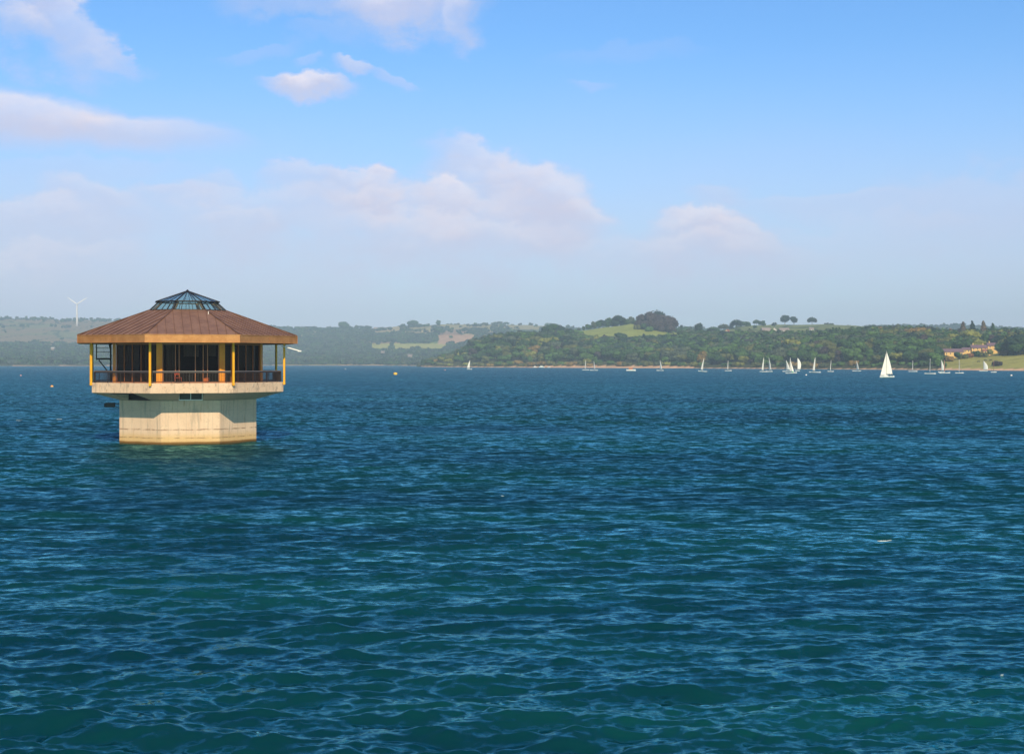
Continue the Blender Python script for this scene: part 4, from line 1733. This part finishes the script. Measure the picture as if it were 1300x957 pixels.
def sailboat(x, top, wy, hullpx, sailpx, label, lean=0.0, jib=0.0, flip=1, red=False, extra=None, roach=.12, head=None):
    Y = FPX * CAMH / (wy - HY)
    ppm = FPX / Y
    p = at(x, wy, Y)
    H = (wy - top) / ppm
    L = hullpx / ppm
    foot = L * .55
    root = empty('sailing_boat', (p.x, Y, 0), 0)
    root.rotation_euler = (0, R(lean) * flip, 0)
    tag(root, label, 'sailing boat', 'sailing boats off the wooded shore')
    hh = .55 if L < 8 else .7
    # the hull lies across the view; the boom swings so that the sail shows as wide as in the photo
    hd = PI if flip < 0 else 0.0
    h = hull_mb(L, L * .30, hh).build('hull', M_hull, root, smooth=False)
    h.rotation_euler = (0, 0, hd + R(random.uniform(-8, 8)))
    mst = MB()
    mst.tube([(0, 0, hh * .5), (0, 0, H * .6), (0, 0, H)], [.07, .06, .035], 6)
    mst.build('mast', M_mast, root)
    sw = sailpx / ppm
    angle = math.acos(max(.12, min(1, sw / (foot + .04))))
    s = sail_mb(foot, H - 1.45, .12 * foot, -.05, 1.35, roach).build('mainsail', M_sail_r if red else M_sail, root, smooth=True)
    s.rotation_euler = (0, 0, hd + angle * (1 if flip > 0 else -1))
    bmn = MB()
    bmn.tube([(0, 0, 1.25), (-foot * 1.03, 0, 1.25)], .05, 6)
    o = bmn.build('boom', M_mast, root)
    o.rotation_euler = s.rotation_euler
    if jib > 0:
        jw = jib / ppm
        jb = MB()
        jf = L * .42 * (1 if flip > 0 else -1)
        hz = H * .80
        fwd = Vector((jw * (1 if flip > 0 else -1) + .15 * (1 if flip > 0 else -1), 0, hh + .25))
        clew = Vector((.25 * (1 if flip > 0 else -1), -.5, 1.25))
        hd_ = Vector((.1, 0, hz))
        n = 8
        vs, fs = [], []
        for i in range(n + 1):
            a = fwd.lerp(hd_, i / n)
            b = clew.lerp(hd_, i / n)
            for j in range(5):
                q = a.lerp(b, j / 4)
                q.y -= .25 * math.sin(PI * j / 4) * (1 - i / n)
                vs.append(q)
        vs2 = [v + Vector((0, .02, 0)) for v in vs]
        N0 = len(vs)
        for i in range(n):
            for j in range(4):
                q = (i * 5 + j, i * 5 + j + 1, (i + 1) * 5 + j + 1, (i + 1) * 5 + j)
                fs += [q, tuple(t + N0 for t in q[::-1])]
        jb.add(vs + vs2, fs)
        jb.build('jib', M_sail, root, smooth=True)
    if extra == 'green':
        g = MB()
        g.box((L * .12, -.3, 1.1), (.9, .5, .8))
        g.build('sail_bag', M_green, root, bevel=.15)
    # stays and rudder
    st = MB()
    st.tube([(0, 0, H * .9), (L * .47 * (1 if flip > 0 else -1), 0, hh)], .02, 4)
    st.build('forestay', M_mast, root)
    return root, Y


sailboat(596, 457, 469, 6.5, 3.0, 'lone small boat with a white leaf-shaped sail below the promontory tip', lean=4)
sailboat(743.5, 457, 470, 8.5, 1.2, 'left boat of the bare-masted pair off the orange beach', lean=1)
sailboat(754, 458.6, 470.4, 10, 1.4, 'right boat of the bare-masted pair off the orange beach', lean=0, flip=-1)
sailboat(838, 457, 470.7, 9, 2.0, 'small moored sailing boat between the motor launch and the leaning one', flip=-1)
sailboat(892, 454.8, 471.8, 11.5, 3.2, 'boat whose thin white sail leans to the right below the farmhouse', lean=6)
sailboat(924.5, 457.5, 471, 8.5, 1.6, 'small boat alone between the leaning sail and the close pair')
sailboat(969.2, 453.8, 472.2, 9.5, 3.0, 'left boat of the close pair, cream sail', lean=2)
sailboat(976.5, 454.2, 472, 8.5, 2.0, 'right boat of the close pair, narrow white sail', lean=1, flip=-1)
sailboat(998.5, 457, 471.8, 10, 3.8, 'left boat of the cluster of three with the shorter plain sail', lean=2, flip=-1)
sailboat(1004.5, 454, 474, 14.5, 2.8, 'middle boat of the cluster of three with a green patch at its sail foot', lean=-3, jib=3.4, extra='green')
sailboat(1012.5, 454, 471, 6, 4.2, 'right boat of the cluster of three with a big rounded sail', flip=-1, roach=.75)
sailboat(1034.5, 453.8, 473, 15, 4.2, 'boat with a white triangular sail right of the cluster of three', lean=2)
sailboat(1054.5, 457, 472, 8, 1.6, 'small thin-sailed boat by the gold bushes', lean=3)
sailboat(1087.5, 458, 471.4, 10.5, 1.8, 'small boat just left of the big white sail', flip=-1)
sailboat(1159, 457.6, 472, 11, 2.0, 'small boat in front of the dark wood, first right of the big sail')
sailboat(1180.8, 455, 474.8, 14, 2.2, 'long low white boat with a tall thin sail left of the red-sailed one', lean=1)
sailboat(1195, 456.6, 473, 8, 3.6, 'small boat with triangular sail touching the red-sailed boat', flip=-1, lean=0)
sailboat(1199.5, 456.6, 474, 13.5, 2.6, 'boat with a reddish sail below the slate-roofed lodge wing', red=True, lean=-2)
sailboat(1218, 456.6, 474, 10.5, 1.9, 'boat with a thin white sail in front of the lawn\'s left end')
sailboat(1248.5, 458, 471.4, 10, 4.2, 'boat with a wide rounded sail in front of the grazing lawn', flip=-1, roach=.4)
sailboat(1261.5, 455.5, 473, 7.5, .9, 'short boat with a bare thin mast by the brown beach bush', red=True)

# the big one
BY = FPX * CAMH / (479.3 - HY)
pp = FPX / BY
bp_ = at(1126, 479.3, BY)
big = empty('sailing_boat', (bp_.x, BY, 0))
tag(big, 'largest and nearest sailing boat, full bright white sails', 'sailing boat', 'sailing boats off the wooded shore')
BL = 18 / pp
h = hull_mb(BL, 2.2, .8).build('hull', M_hull, big)
h.rotation_euler = (0, 0, PI)
BH = 34 / pp
mm = MB()
mm.tube([(-.35, 0, .5), (-.25, 0, BH * .6), (-.2, 0, BH)], [.08, .07, .04], 8)
mm.build('mast', M_mast, big)
ms = sail_mb(2.75, BH - 1.7, .35, 0, 1.5, .10).build('mainsail', M_sail, big, smooth=True)
ms.rotation_euler = (0, 0, PI)
ms.location = (-.25, 0, 0)
jb = sail_mb(2.6, BH - 2.2, .3, 0, 1.0, .0).build('jib', M_sail, big, smooth=True)
jb.location = (-.38, -.12, 0)
o = MB()
o.tube([(-.3, 0, 1.4), (2.6, .1, 1.4)], .05, 6)
o.build('boom', M_mast, big)
o = MB()
o.box((-.5, 0, .95), (1.6, 1.2, .35))
o.build('cabin', M_hull, big, bevel=.1)


def skin_radii(me, J, root_i):
    bm = bmesh.new()
    bm.from_mesh(me)
    lay = bm.verts.layers.skin.verify()
    bm.verts.ensure_lookup_table()
    for i, j in enumerate(J):
        bm.verts[i][lay].radius = (j[1], j[1])
        bm.verts[i][lay].use_root = i == root_i
    bm.to_mesh(me)
    bm.free()


def person(loc, rz, name_label, cloth):
    """seated figure, one skinned surface"""
    J = [((0, 0, .02), .15), ((0, .02, .30), .15), ((0, .0, .52), .16), ((0, -.02, .64), .07), ((0, -.05, .80), .105),
         ((.18, 0, .50), .065), ((.25, -.16, .30), .05), ((.18, -.36, .28), .04), ((-.18, 0, .50), .065), ((-.25, -.16, .30), .05), ((-.18, -.36, .28), .04),
         ((.10, -.38, .04), .085), ((.11, -.44, -.36), .055), ((.11, -.58, -.40), .04), ((-.10, -.38, .04), .085), ((-.11, -.44, -.36), .055), ((-.11, -.58, -.40), .04)]
    E = [(0, 1), (1, 2), (2, 3), (3, 4), (2, 5), (5, 6), (6, 7), (2, 8), (8, 9), (9, 10), (0, 11), (11, 12), (12, 13), (0, 14), (14, 15), (15, 16)]
    me = bpy.data.meshes.new('person')
    me.from_pydata([j[0] for j in J], E, [])
    skin_radii(me, J, 0)
    me.materials.append(cloth)
    o = bpy.data.objects.new('person', me)
    COL.objects.link(o)
    o.modifiers.new('skin', 'SKIN')
    s = o.modifiers.new('sub', 'SUBSURF')
    s.levels = s.render_levels = 1
    o.location = loc
    o.rotation_euler = (0, 0, rz)
    tag(o, name_label, 'person', 'crew of the largest sailing boat')
    return o


person((bp_.x + 1.0, BY - .85, .95), R(0), 'person in dark clothing seated at the stern half of the largest boat, nearer the mast', M_navy)
person((bp_.x + 2.0, BY - .80, .95), R(10), 'person in dark clothing seated at the very stern of the largest boat', M_navy)


# motor boats
def motorboat(x, y, px, label, canopy=False, cat='motor boat'):
    Y = FPX * CAMH / (y - HY)
    Y = min(Y, bank_y(x) - 8)
    p = at(x, y, Y)
    L = px / FPX * Y
    root = empty('motor_boat', (p.x, Y, 0), R(random.uniform(-6, 6)))
    tag(root, label, cat)
    hull_mb(L, L * .33, L * .13 + .25).build('hull', M_hull, root)
    hz = L * .13 + .25
    c = MB()
    c.box((-.02 * L, 0, hz + .09 * L), (.42 * L, .24 * L, .18 * L))
    cb_ = c.build('cabin', M_cabin if canopy else M_hull, root, bevel=.15)
    ww = MB()
    ww.box((-.02 * L, 0, hz + .10 * L), (.43 * L, .245 * L, .06 * L))
    ww.build('window', M_dark, cb_)


motorboat(801, 471, 12, 'white motor launch with an orange canopy off the beach', True)
motorboat(679.3, 466.4, 5.5, 'left one of three small white motor boats by the promontory shore')
motorboat(687.5, 466.4, 7, 'middle and biggest of three small white motor boats by the promontory shore')
motorboat(697, 466.4, 4, 'right and smallest of three white motor boats by the promontory shore')


# buoys
def buoy(x, y, rpx, material, label, shape='ball'):
    Y = FPX * CAMH / (y - HY)
    r_ = rpx / FPX * Y
    root = empty('buoy', ((x - 650) / FPX * Y, Y, 0))
    tag(root, label, 'buoy')
    m = MB()
    if shape == 'ball':
        prof = [(0.05, -.6), (.7, -.5), (1, 0), (.85, .5), (.5, .85), (.08, 1.0)]
    else:
        prof = [(.75, -.5), (1, -.2), (1, .9), (.85, 1.1), (.08, 1.15)]
    m.loft([[Vector((a * r_ * math.cos(2 * PI * k / 14), a * r_ * math.sin(2 * PI * k / 14), b * r_)) for k in range(14)] for a, b in prof])
    m.build('float', material, root, smooth=True)
    m = MB()
    m.tube([(0, 0, prof[-1][1] * r_ - .02), (0, 0, prof[-1][1] * r_ + .16)], .03, 6)
    m.build('mooring_eye', M_dark, root)


M_by = mat('yellow_buoy_plastic', (.85, .50, .03), .45)
M_bo = mat('orange_buoy_plastic', (.80, .40, .08), .45)
M_bp = mat('pink_buoy_plastic', (.75, .40, .38), .5)
buoy(502, 475.6, 2.4, M_by, 'large yellow barrel buoy on open water right of the tower', 'barrel')
buoy(66, 491, 2.1, M_bo, 'orange round buoy left of the tower', 'ball')
buoy(26.5, 477, 1.2, M_bp, 'pale pink small buoy at the far left')
buoy(438.5, 468.6, .9, M_white, 'tiny white buoy between the tower and the yellow buoy')
buoy(565, 470.0, .9, M_bp, 'tiny pink buoy off the promontory tip')
buoy(1023.5, 476.4, 1.3, M_white, 'small white buoy below the cluster of sails')
buoy(1284, 477, 1.5, M_white, 'small white buoy at the far right')

# ------------------------------------------------------------------ FOAM
M_foam = mat('foam', (.55, .62, .62), .8)


def foam_bits():
    m = MB()
    for (x, y, wpx, n) in [(1123, 685.5, 17, 26), (25, 533.5, 8, 12), (75, 532.5, 6, 9), (638, 630.5, 4, 7), (893, 498.0, 4, 5), (1272, 853, 4, 7), (287, 666, 3, 5)]:
        Y = FPX * CAMH / (y - HY)
        wd = wpx / FPX * Y
        cx = (x - 650) / FPX * Y
        for i in range(n):
            f = i / max(1, n - 1) - .5
            px = cx + f * wd
            py = Y + random.uniform(-.1, .1) * wd + .08 * wd * math.sin(f * 5)
            r_ = wd * .07 * random.uniform(.5, 1.4) * (1.3 - 1.6 * abs(f))
            z = wave_z(px, py) + .01

            def ring(s_, dz):
                return [Vector((px + math.cos(k * PI / 4) * r_ * s_ * random.uniform(.7, 1.2), py + math.sin(k * PI / 4) * r_ * s_ * random.uniform(.7, 1.2), z + dz)) for k in range(8)]
            m.loft([ring(1.0, -.06), ring(.8, .02 + r_ * .1), ring(.3, .03 + r_ * .2)])
    o = m.build('foam', M_foam, None, smooth=True)
    tag(o, 'scattered small white caps breaking on the lake', 'foam', kind='stuff')


foam_bits()


# ------------------------------------------------------------------ WIND TURBINE
TB = 3000 * K
hub = at(99, 386.2, TB)
basez = gz(98, TB)
M_turb = mat('turbine_white', (.92, .92, .92), .4)
tb = empty('wind_turbine', (at(97.8, 400, TB).x, TB, basez - 1))
tag(tb, 'white three-bladed wind turbine on the far hill above the tower roof', 'wind turbine')
hz = hub.z - basez + 1
t_ = MB()
t_.tube([(0, 0, -2), (0, 0, hz * .5), (0, 0, hz - 1)], [3.6, 3.1, 2.4], 14)
t_.build('tower', M_turb, tb, smooth=True)
t_ = MB()
t_.tube([(1.0, 4, hz), (1.6, -.5, hz), (2, -5, hz)], [1.6, 2.0, 1.9], 10)
t_.build('nacelle', M_turb, tb, smooth=True)
hb = MB()
hb.tube([(2, -5, hz), (2, -7.5, hz), (2, -8.6, hz)], [2.0, 1.8, .5], 12)
hubo = hb.build('hub', M_turb, tb, smooth=True)
for adeg in (32, 144, 268):
    a = R(adeg)
    d = Vector((math.cos(a), 0, math.sin(a)))
    s = Vector((-math.sin(a), 0, math.cos(a)))
    rings = []
    c0 = Vector((2, -6.6, hz))
    for (r_, ch, th) in [(1.0, 2.6, 2.0), (5, 4.0, 1.6), (9, 5.2, 1.2), (16, 4.4, .9), (26, 3.4, .7), (36, 2.4, .5), (39, 1.4, .3)]:
        c = c0 + d * r_
        rings.append([c + s * ch * .35 * math.cos(q) + s * ch * .12 + Vector((0, th * .5 * math.sin(q), 0)) for q in [k * PI / 4 for k in range(8)]])
    b_ = MB()
    b_.loft(rings)
    b_.build('blade', M_turb, tb, smooth=True)

# ------------------------------------------------------------------ BUILDINGS
def stone_mat(c1, c2):
    def f(t, b):
        tcn = t.new('ShaderNodeTexCoord')
        br = t.new('ShaderNodeTexBrick')
        t.l.new(tcn.outputs['Object'], br.inputs['Vector'])
        br.inputs['Scale'].default_value = 1.2
        br.inputs['Color1'].default_value = (*c1, 1)
        br.inputs['Color2'].default_value = (*c2, 1)
        br.inputs['Mortar'].default_value = (*[x * .7 for x in c1], 1)
        t.l.new(br.outputs[0], b.inputs['Base Color'])
    return f


M_stone = mat('warm_stone', rough=.9, build=stone_mat((.70, .45, .15), (.78, .54, .20)))
M_cream = mat('cream_render', (.66, .56, .38), .85)
M_wwall = mat('white_render', (.75, .72, .68), .85)
M_slate = mat('slate_roof', (.16, .10, .13), .7)
M_tile = mat('red_tile_roof', (.30, .12, .07), .8)
M_grey = mat('grey_sheet_roof', (.27, .23, .22), .6)
M_win = mat('window_dark', (.03, .03, .035), .2)


def house(x, ybase, Y, wpx, dm, wall_px, roof_px, rz, wallm, roofm, label, cat='house', wins=4, storeys=1, chim=0, name='house', gable=False, zoff=0):
    Y = Y * K
    p = at(x, ybase, Y)
    k = Y / FPX
    W, hw, hr = wpx * k, wall_px * k, roof_px * k
    z = min(p.z, gz(x, Y) + 1.0) if zoff == 0 else p.z
    root = empty(name, (p.x, Y, p.z), rz)
    tag(root, label, cat)
    m = MB()
    x0, y0 = W / 2, dm / 2
    # walls with gables (continue down into the slope)
    vs = [(-x0, -y0, -3), (x0, -y0, -3), (x0, y0, -3), (-x0, y0, -3), (-x0, -y0, hw), (x0, -y0, hw), (x0, y0, hw), (-x0, y0, hw), (-x0, 0, hw + hr * .96), (x0, 0, hw + hr * .96)]
    m.add(vs, [(0, 1, 5, 4), (2, 3, 7, 6), (1, 2, 6, 9, 5), (3, 0, 4, 8, 7), (3, 2, 1, 0)])
    m.build('wall', wallm, root)
    r_ = MB()
    e = .5
    for sg in (-1, 1):
        n = Vector((0, sg * hr, dm / 2)).normalized() * .18
        a = [Vector((-x0 - e, sg * (y0 + e), hw - e * hr / (dm / 2))), Vector((x0 + e, sg * (y0 + e), hw - e * hr / (dm / 2))), Vector((x0 + e, 0, hw + hr)), Vector((-x0 - e, 0, hw + hr))]
        b = [q + n for q in a]
        r_.add(a + b, [(0, 1, 2, 3), (7, 6, 5, 4), (0, 4, 5, 1), (1, 5, 6, 2), (2, 6, 7, 3), (3, 7, 4, 0)])
    ro = r_.build('roof', roofm, root)
    for c in range(chim):
        ch = MB()
        cx = -x0 * .7 + c * x0 * 1.3
        ch.box((cx, 0, hw + hr + .5), (.9, .9, 2.2))
        ch.box((cx, 0, hw + hr + 1.65), (1.1, 1.1, .18))
        ch.build('chimney', wallm, ro)
    for s in range(storeys):
        for i in range(wins):
            cx = -x0 + W * (i + .5) / wins
            cz = hw * (s + .5) / storeys
            fm = MB()
            wh = min(1.3, hw / storeys * .45)
            fm.box((cx, -y0 - .02, cz), (1.25, .10, wh + .2))
            fr_ = fm.build('window', M_wwall, root)
            pn_ = MB()
            pn_.box((cx, -y0 - .05, cz), (1.0, .10, wh))
            pn_.build('pane', M_win, fr_)
    return root


# the lodge by the lawn on the right
house(1209, 451.0, 868, 25, 9, 4.4, 3.8, R(6), M_stone, M_slate, 'long low stone lodge wing with slate roof, left of the taller house above the lawn', wins=5, name='lodge', cat='house')
house(1242, 447.5, 890, 19, 9, 6.0, 3.6, R(-4), M_stone, M_slate, 'taller warm stone house in the middle above the lawn', wins=4, storeys=2, chim=2)
house(1262, 445, 900, 17, 9, 6.2, 3.6, R(-10), M_stone, M_slate, 'right-hand stone house with a grey slate roof above the lawn', wins=3, storeys=2, chim=1)
house(1252, 448.5, 878, 10, 6, 3, 2.2, R(3), M_stone, M_tile, 'small tiled stone outbuilding before the taller lodge house', wins=2, cat='outbuilding', name='outbuilding')
house(1226, 447.5, 885, 9, 7, 3.6, 2.6, R(0), M_stone, M_slate, 'little link building between the low lodge wing and the taller house', wins=2, cat='outbuilding', name='outbuilding')
# farmhouse
house(923.5, 426.5, 1262, 6.5, 7, 4.5, 4.0, R(60), M_cream, M_tile, 'cream gabled farmhouse with red roof on the wooded slope', wins=2, chim=0, name='farmhouse', cat='house')
house(934, 428.5, 1262, 17, 7, 4.5, 3.0, R(-25), M_cream, M_tile, 'long cream barn running down right of the gabled farmhouse', wins=4, name='barn', cat='barn')
house(972, 422.5, 1420, 11, 10, 2.8, 3.6, R(10), M_wwall, M_grey, 'left grey-roofed farm shed below the green ridge', wins=3, name='farm_shed', cat='shed')
house(983.5, 423.0, 1410, 8, 10, 2.6, 4.2, R(75), M_wwall, M_grey, 'middle farm shed with its white gable facing the lake', wins=2, name='farm_shed', cat='shed')
house(995.5, 422.5, 1425, 12, 10, 3.0, 3.2, R(-5), M_wwall, M_grey, 'right white farm building below the lone ridge trees', wins=3, name='farm_building', cat='barn')
house(1030, 420.0, 1450, 5, 7, 2.2, 2.0, R(0), M_wwall, M_grey, 'tiny white cottage in the trees under the green ridge', wins=2, name='cottage')
# far hamlet left
house(477, 419.0, 2870, 5, 8, 2.2, 1.4, R(10), M_wwall, M_grey, 'left white house of the far hamlet on the hazy skyline', wins=2)
house(484, 420.0, 2860, 6, 9, 2.6, 1.6, R(-8), M_wwall, M_grey, 'middle and largest white house of the far hamlet', wins=3)
house(493, 419.0, 2870, 6, 8, 2.2, 1.4, R(0), M_wwall, M_grey, 'right white house of the far hamlet on the hazy skyline', wins=3)
house(520.5, 452.0, 1985, 5.5, 9, 1.2, 1.2, R(5), M_grey, M_grey, 'white-roofed shed at the far shore left of the promontory', wins=3, name='shed', cat='shed')
house(67.5, 442.5, 1900, 4.0, 9, .8, .7, R(0), M_grey, M_wwall, 'white shed in the hazy woods under the turbine hill', wins=2, name='shed', cat='shed')
house(486, 446.5, 2080, 4.5, 8, .6, .5, R(0), M_grey, M_grey, 'low white building at the foot of the pale green meadow', wins=2, name='shed', cat='shed')


# ------------------------------------------------------------------ CATTLE
def cow(x, Y, rz, label, s=1.0):
    Y = Y * K
    J = [((0, -.95, 1.05), .27), ((0, -.35, 1.02), .36), ((0, .35, 1.03), .34), ((0, .80, 1.15), .26), ((0, 1.15, 1.15), .16), ((0, 1.45, .95), .13), ((0, 1.68, .80), .08),
         ((.22, .72, .75), .11), ((.22, .72, .38), .07), ((.22, .76, .03), .06), ((-.22, .72, .75), .11), ((-.22, .70, .38), .07), ((-.22, .74, .03), .06),
         ((.22, -.88, .78), .15), ((.22, -1.0, .42), .07), ((.22, -.92, .03), .06), ((-.22, -.88, .78), .15), ((-.22, -1.0, .42), .07), ((-.22, -.92, .03), .06),
         ((0, -1.22, 1.1), .04), ((0, -1.3, .6), .03), ((.2, 1.22, 1.2), .04), ((-.2, 1.22, 1.2), .04)]
    E = [(0, 1), (1, 2), (2, 3), (3, 4), (4, 5), (5, 6), (2, 7), (7, 8), (8, 9), (2, 10), (10, 11), (11, 12), (0, 13), (13, 14), (14, 15), (0, 16), (16, 17), (17, 18), (0, 19), (19, 20), (4, 21), (4, 22)]
    me = bpy.data.meshes.new('cow')
    me.from_pydata([j[0] for j in J], E, [])
    skin_radii(me, J, 1)
    me.materials.append(M_cow)
    o = bpy.data.objects.new('cow', me)
    COL.objects.link(o)
    o.modifiers.new('skin', 'SKIN')
    q = o.modifiers.new('sub', 'SUBSURF')
    q.levels = q.render_levels = 1
    o.location = ((x - 650) / FPX * Y, Y, gz(x, Y))
    o.rotation_euler = (0, 0, rz)
    o.scale = (s, s, s)
    tag(o, label, 'cow', 'cattle grazing on the lawn')


M_cow = mat('cow_hide', (.02, .017, .015), .8)
cow(1242.2, 822, R(90), 'black cow at the left, grazing under the lodge')
cow(1251, 826, R(80), 'black cow in the middle, just right of the wide rounded sail')
cow(1257.5, 823, R(-85), 'black cow at the right, close to the brown beach bush')

# ------------------------------------------------------------------ HAZE
hz_ = MB()
hz_.box((0, 3450, 120), (14000, 7500, 260))
HM = bpy.data.materials.new('haze_air')
HM.use_nodes = True
t = NT(HM.node_tree)
t.n.clear()
pv = t.new('ShaderNodeVolumePrincipled')
pv.inputs['Color'].default_value = (.50, .74, 1.0, 1)
pv.inputs['Density'].default_value = .00015
pv.inputs['Anisotropy'].default_value = -0.30
oo = t.new('ShaderNodeOutputMaterial')
t.l.new(pv.outputs[0], oo.inputs['Volume'])
tag(hz_.build('haze', HM), 'pale blue haze over the lake', 'haze', kind='stuff')

# remove unused tree prototypes
for k_, p in PROTO.items():
    if k_ not in USED:
        for ch in list(p.children):
            bpy.data.objects.remove(ch)
        bpy.data.objects.remove(p)
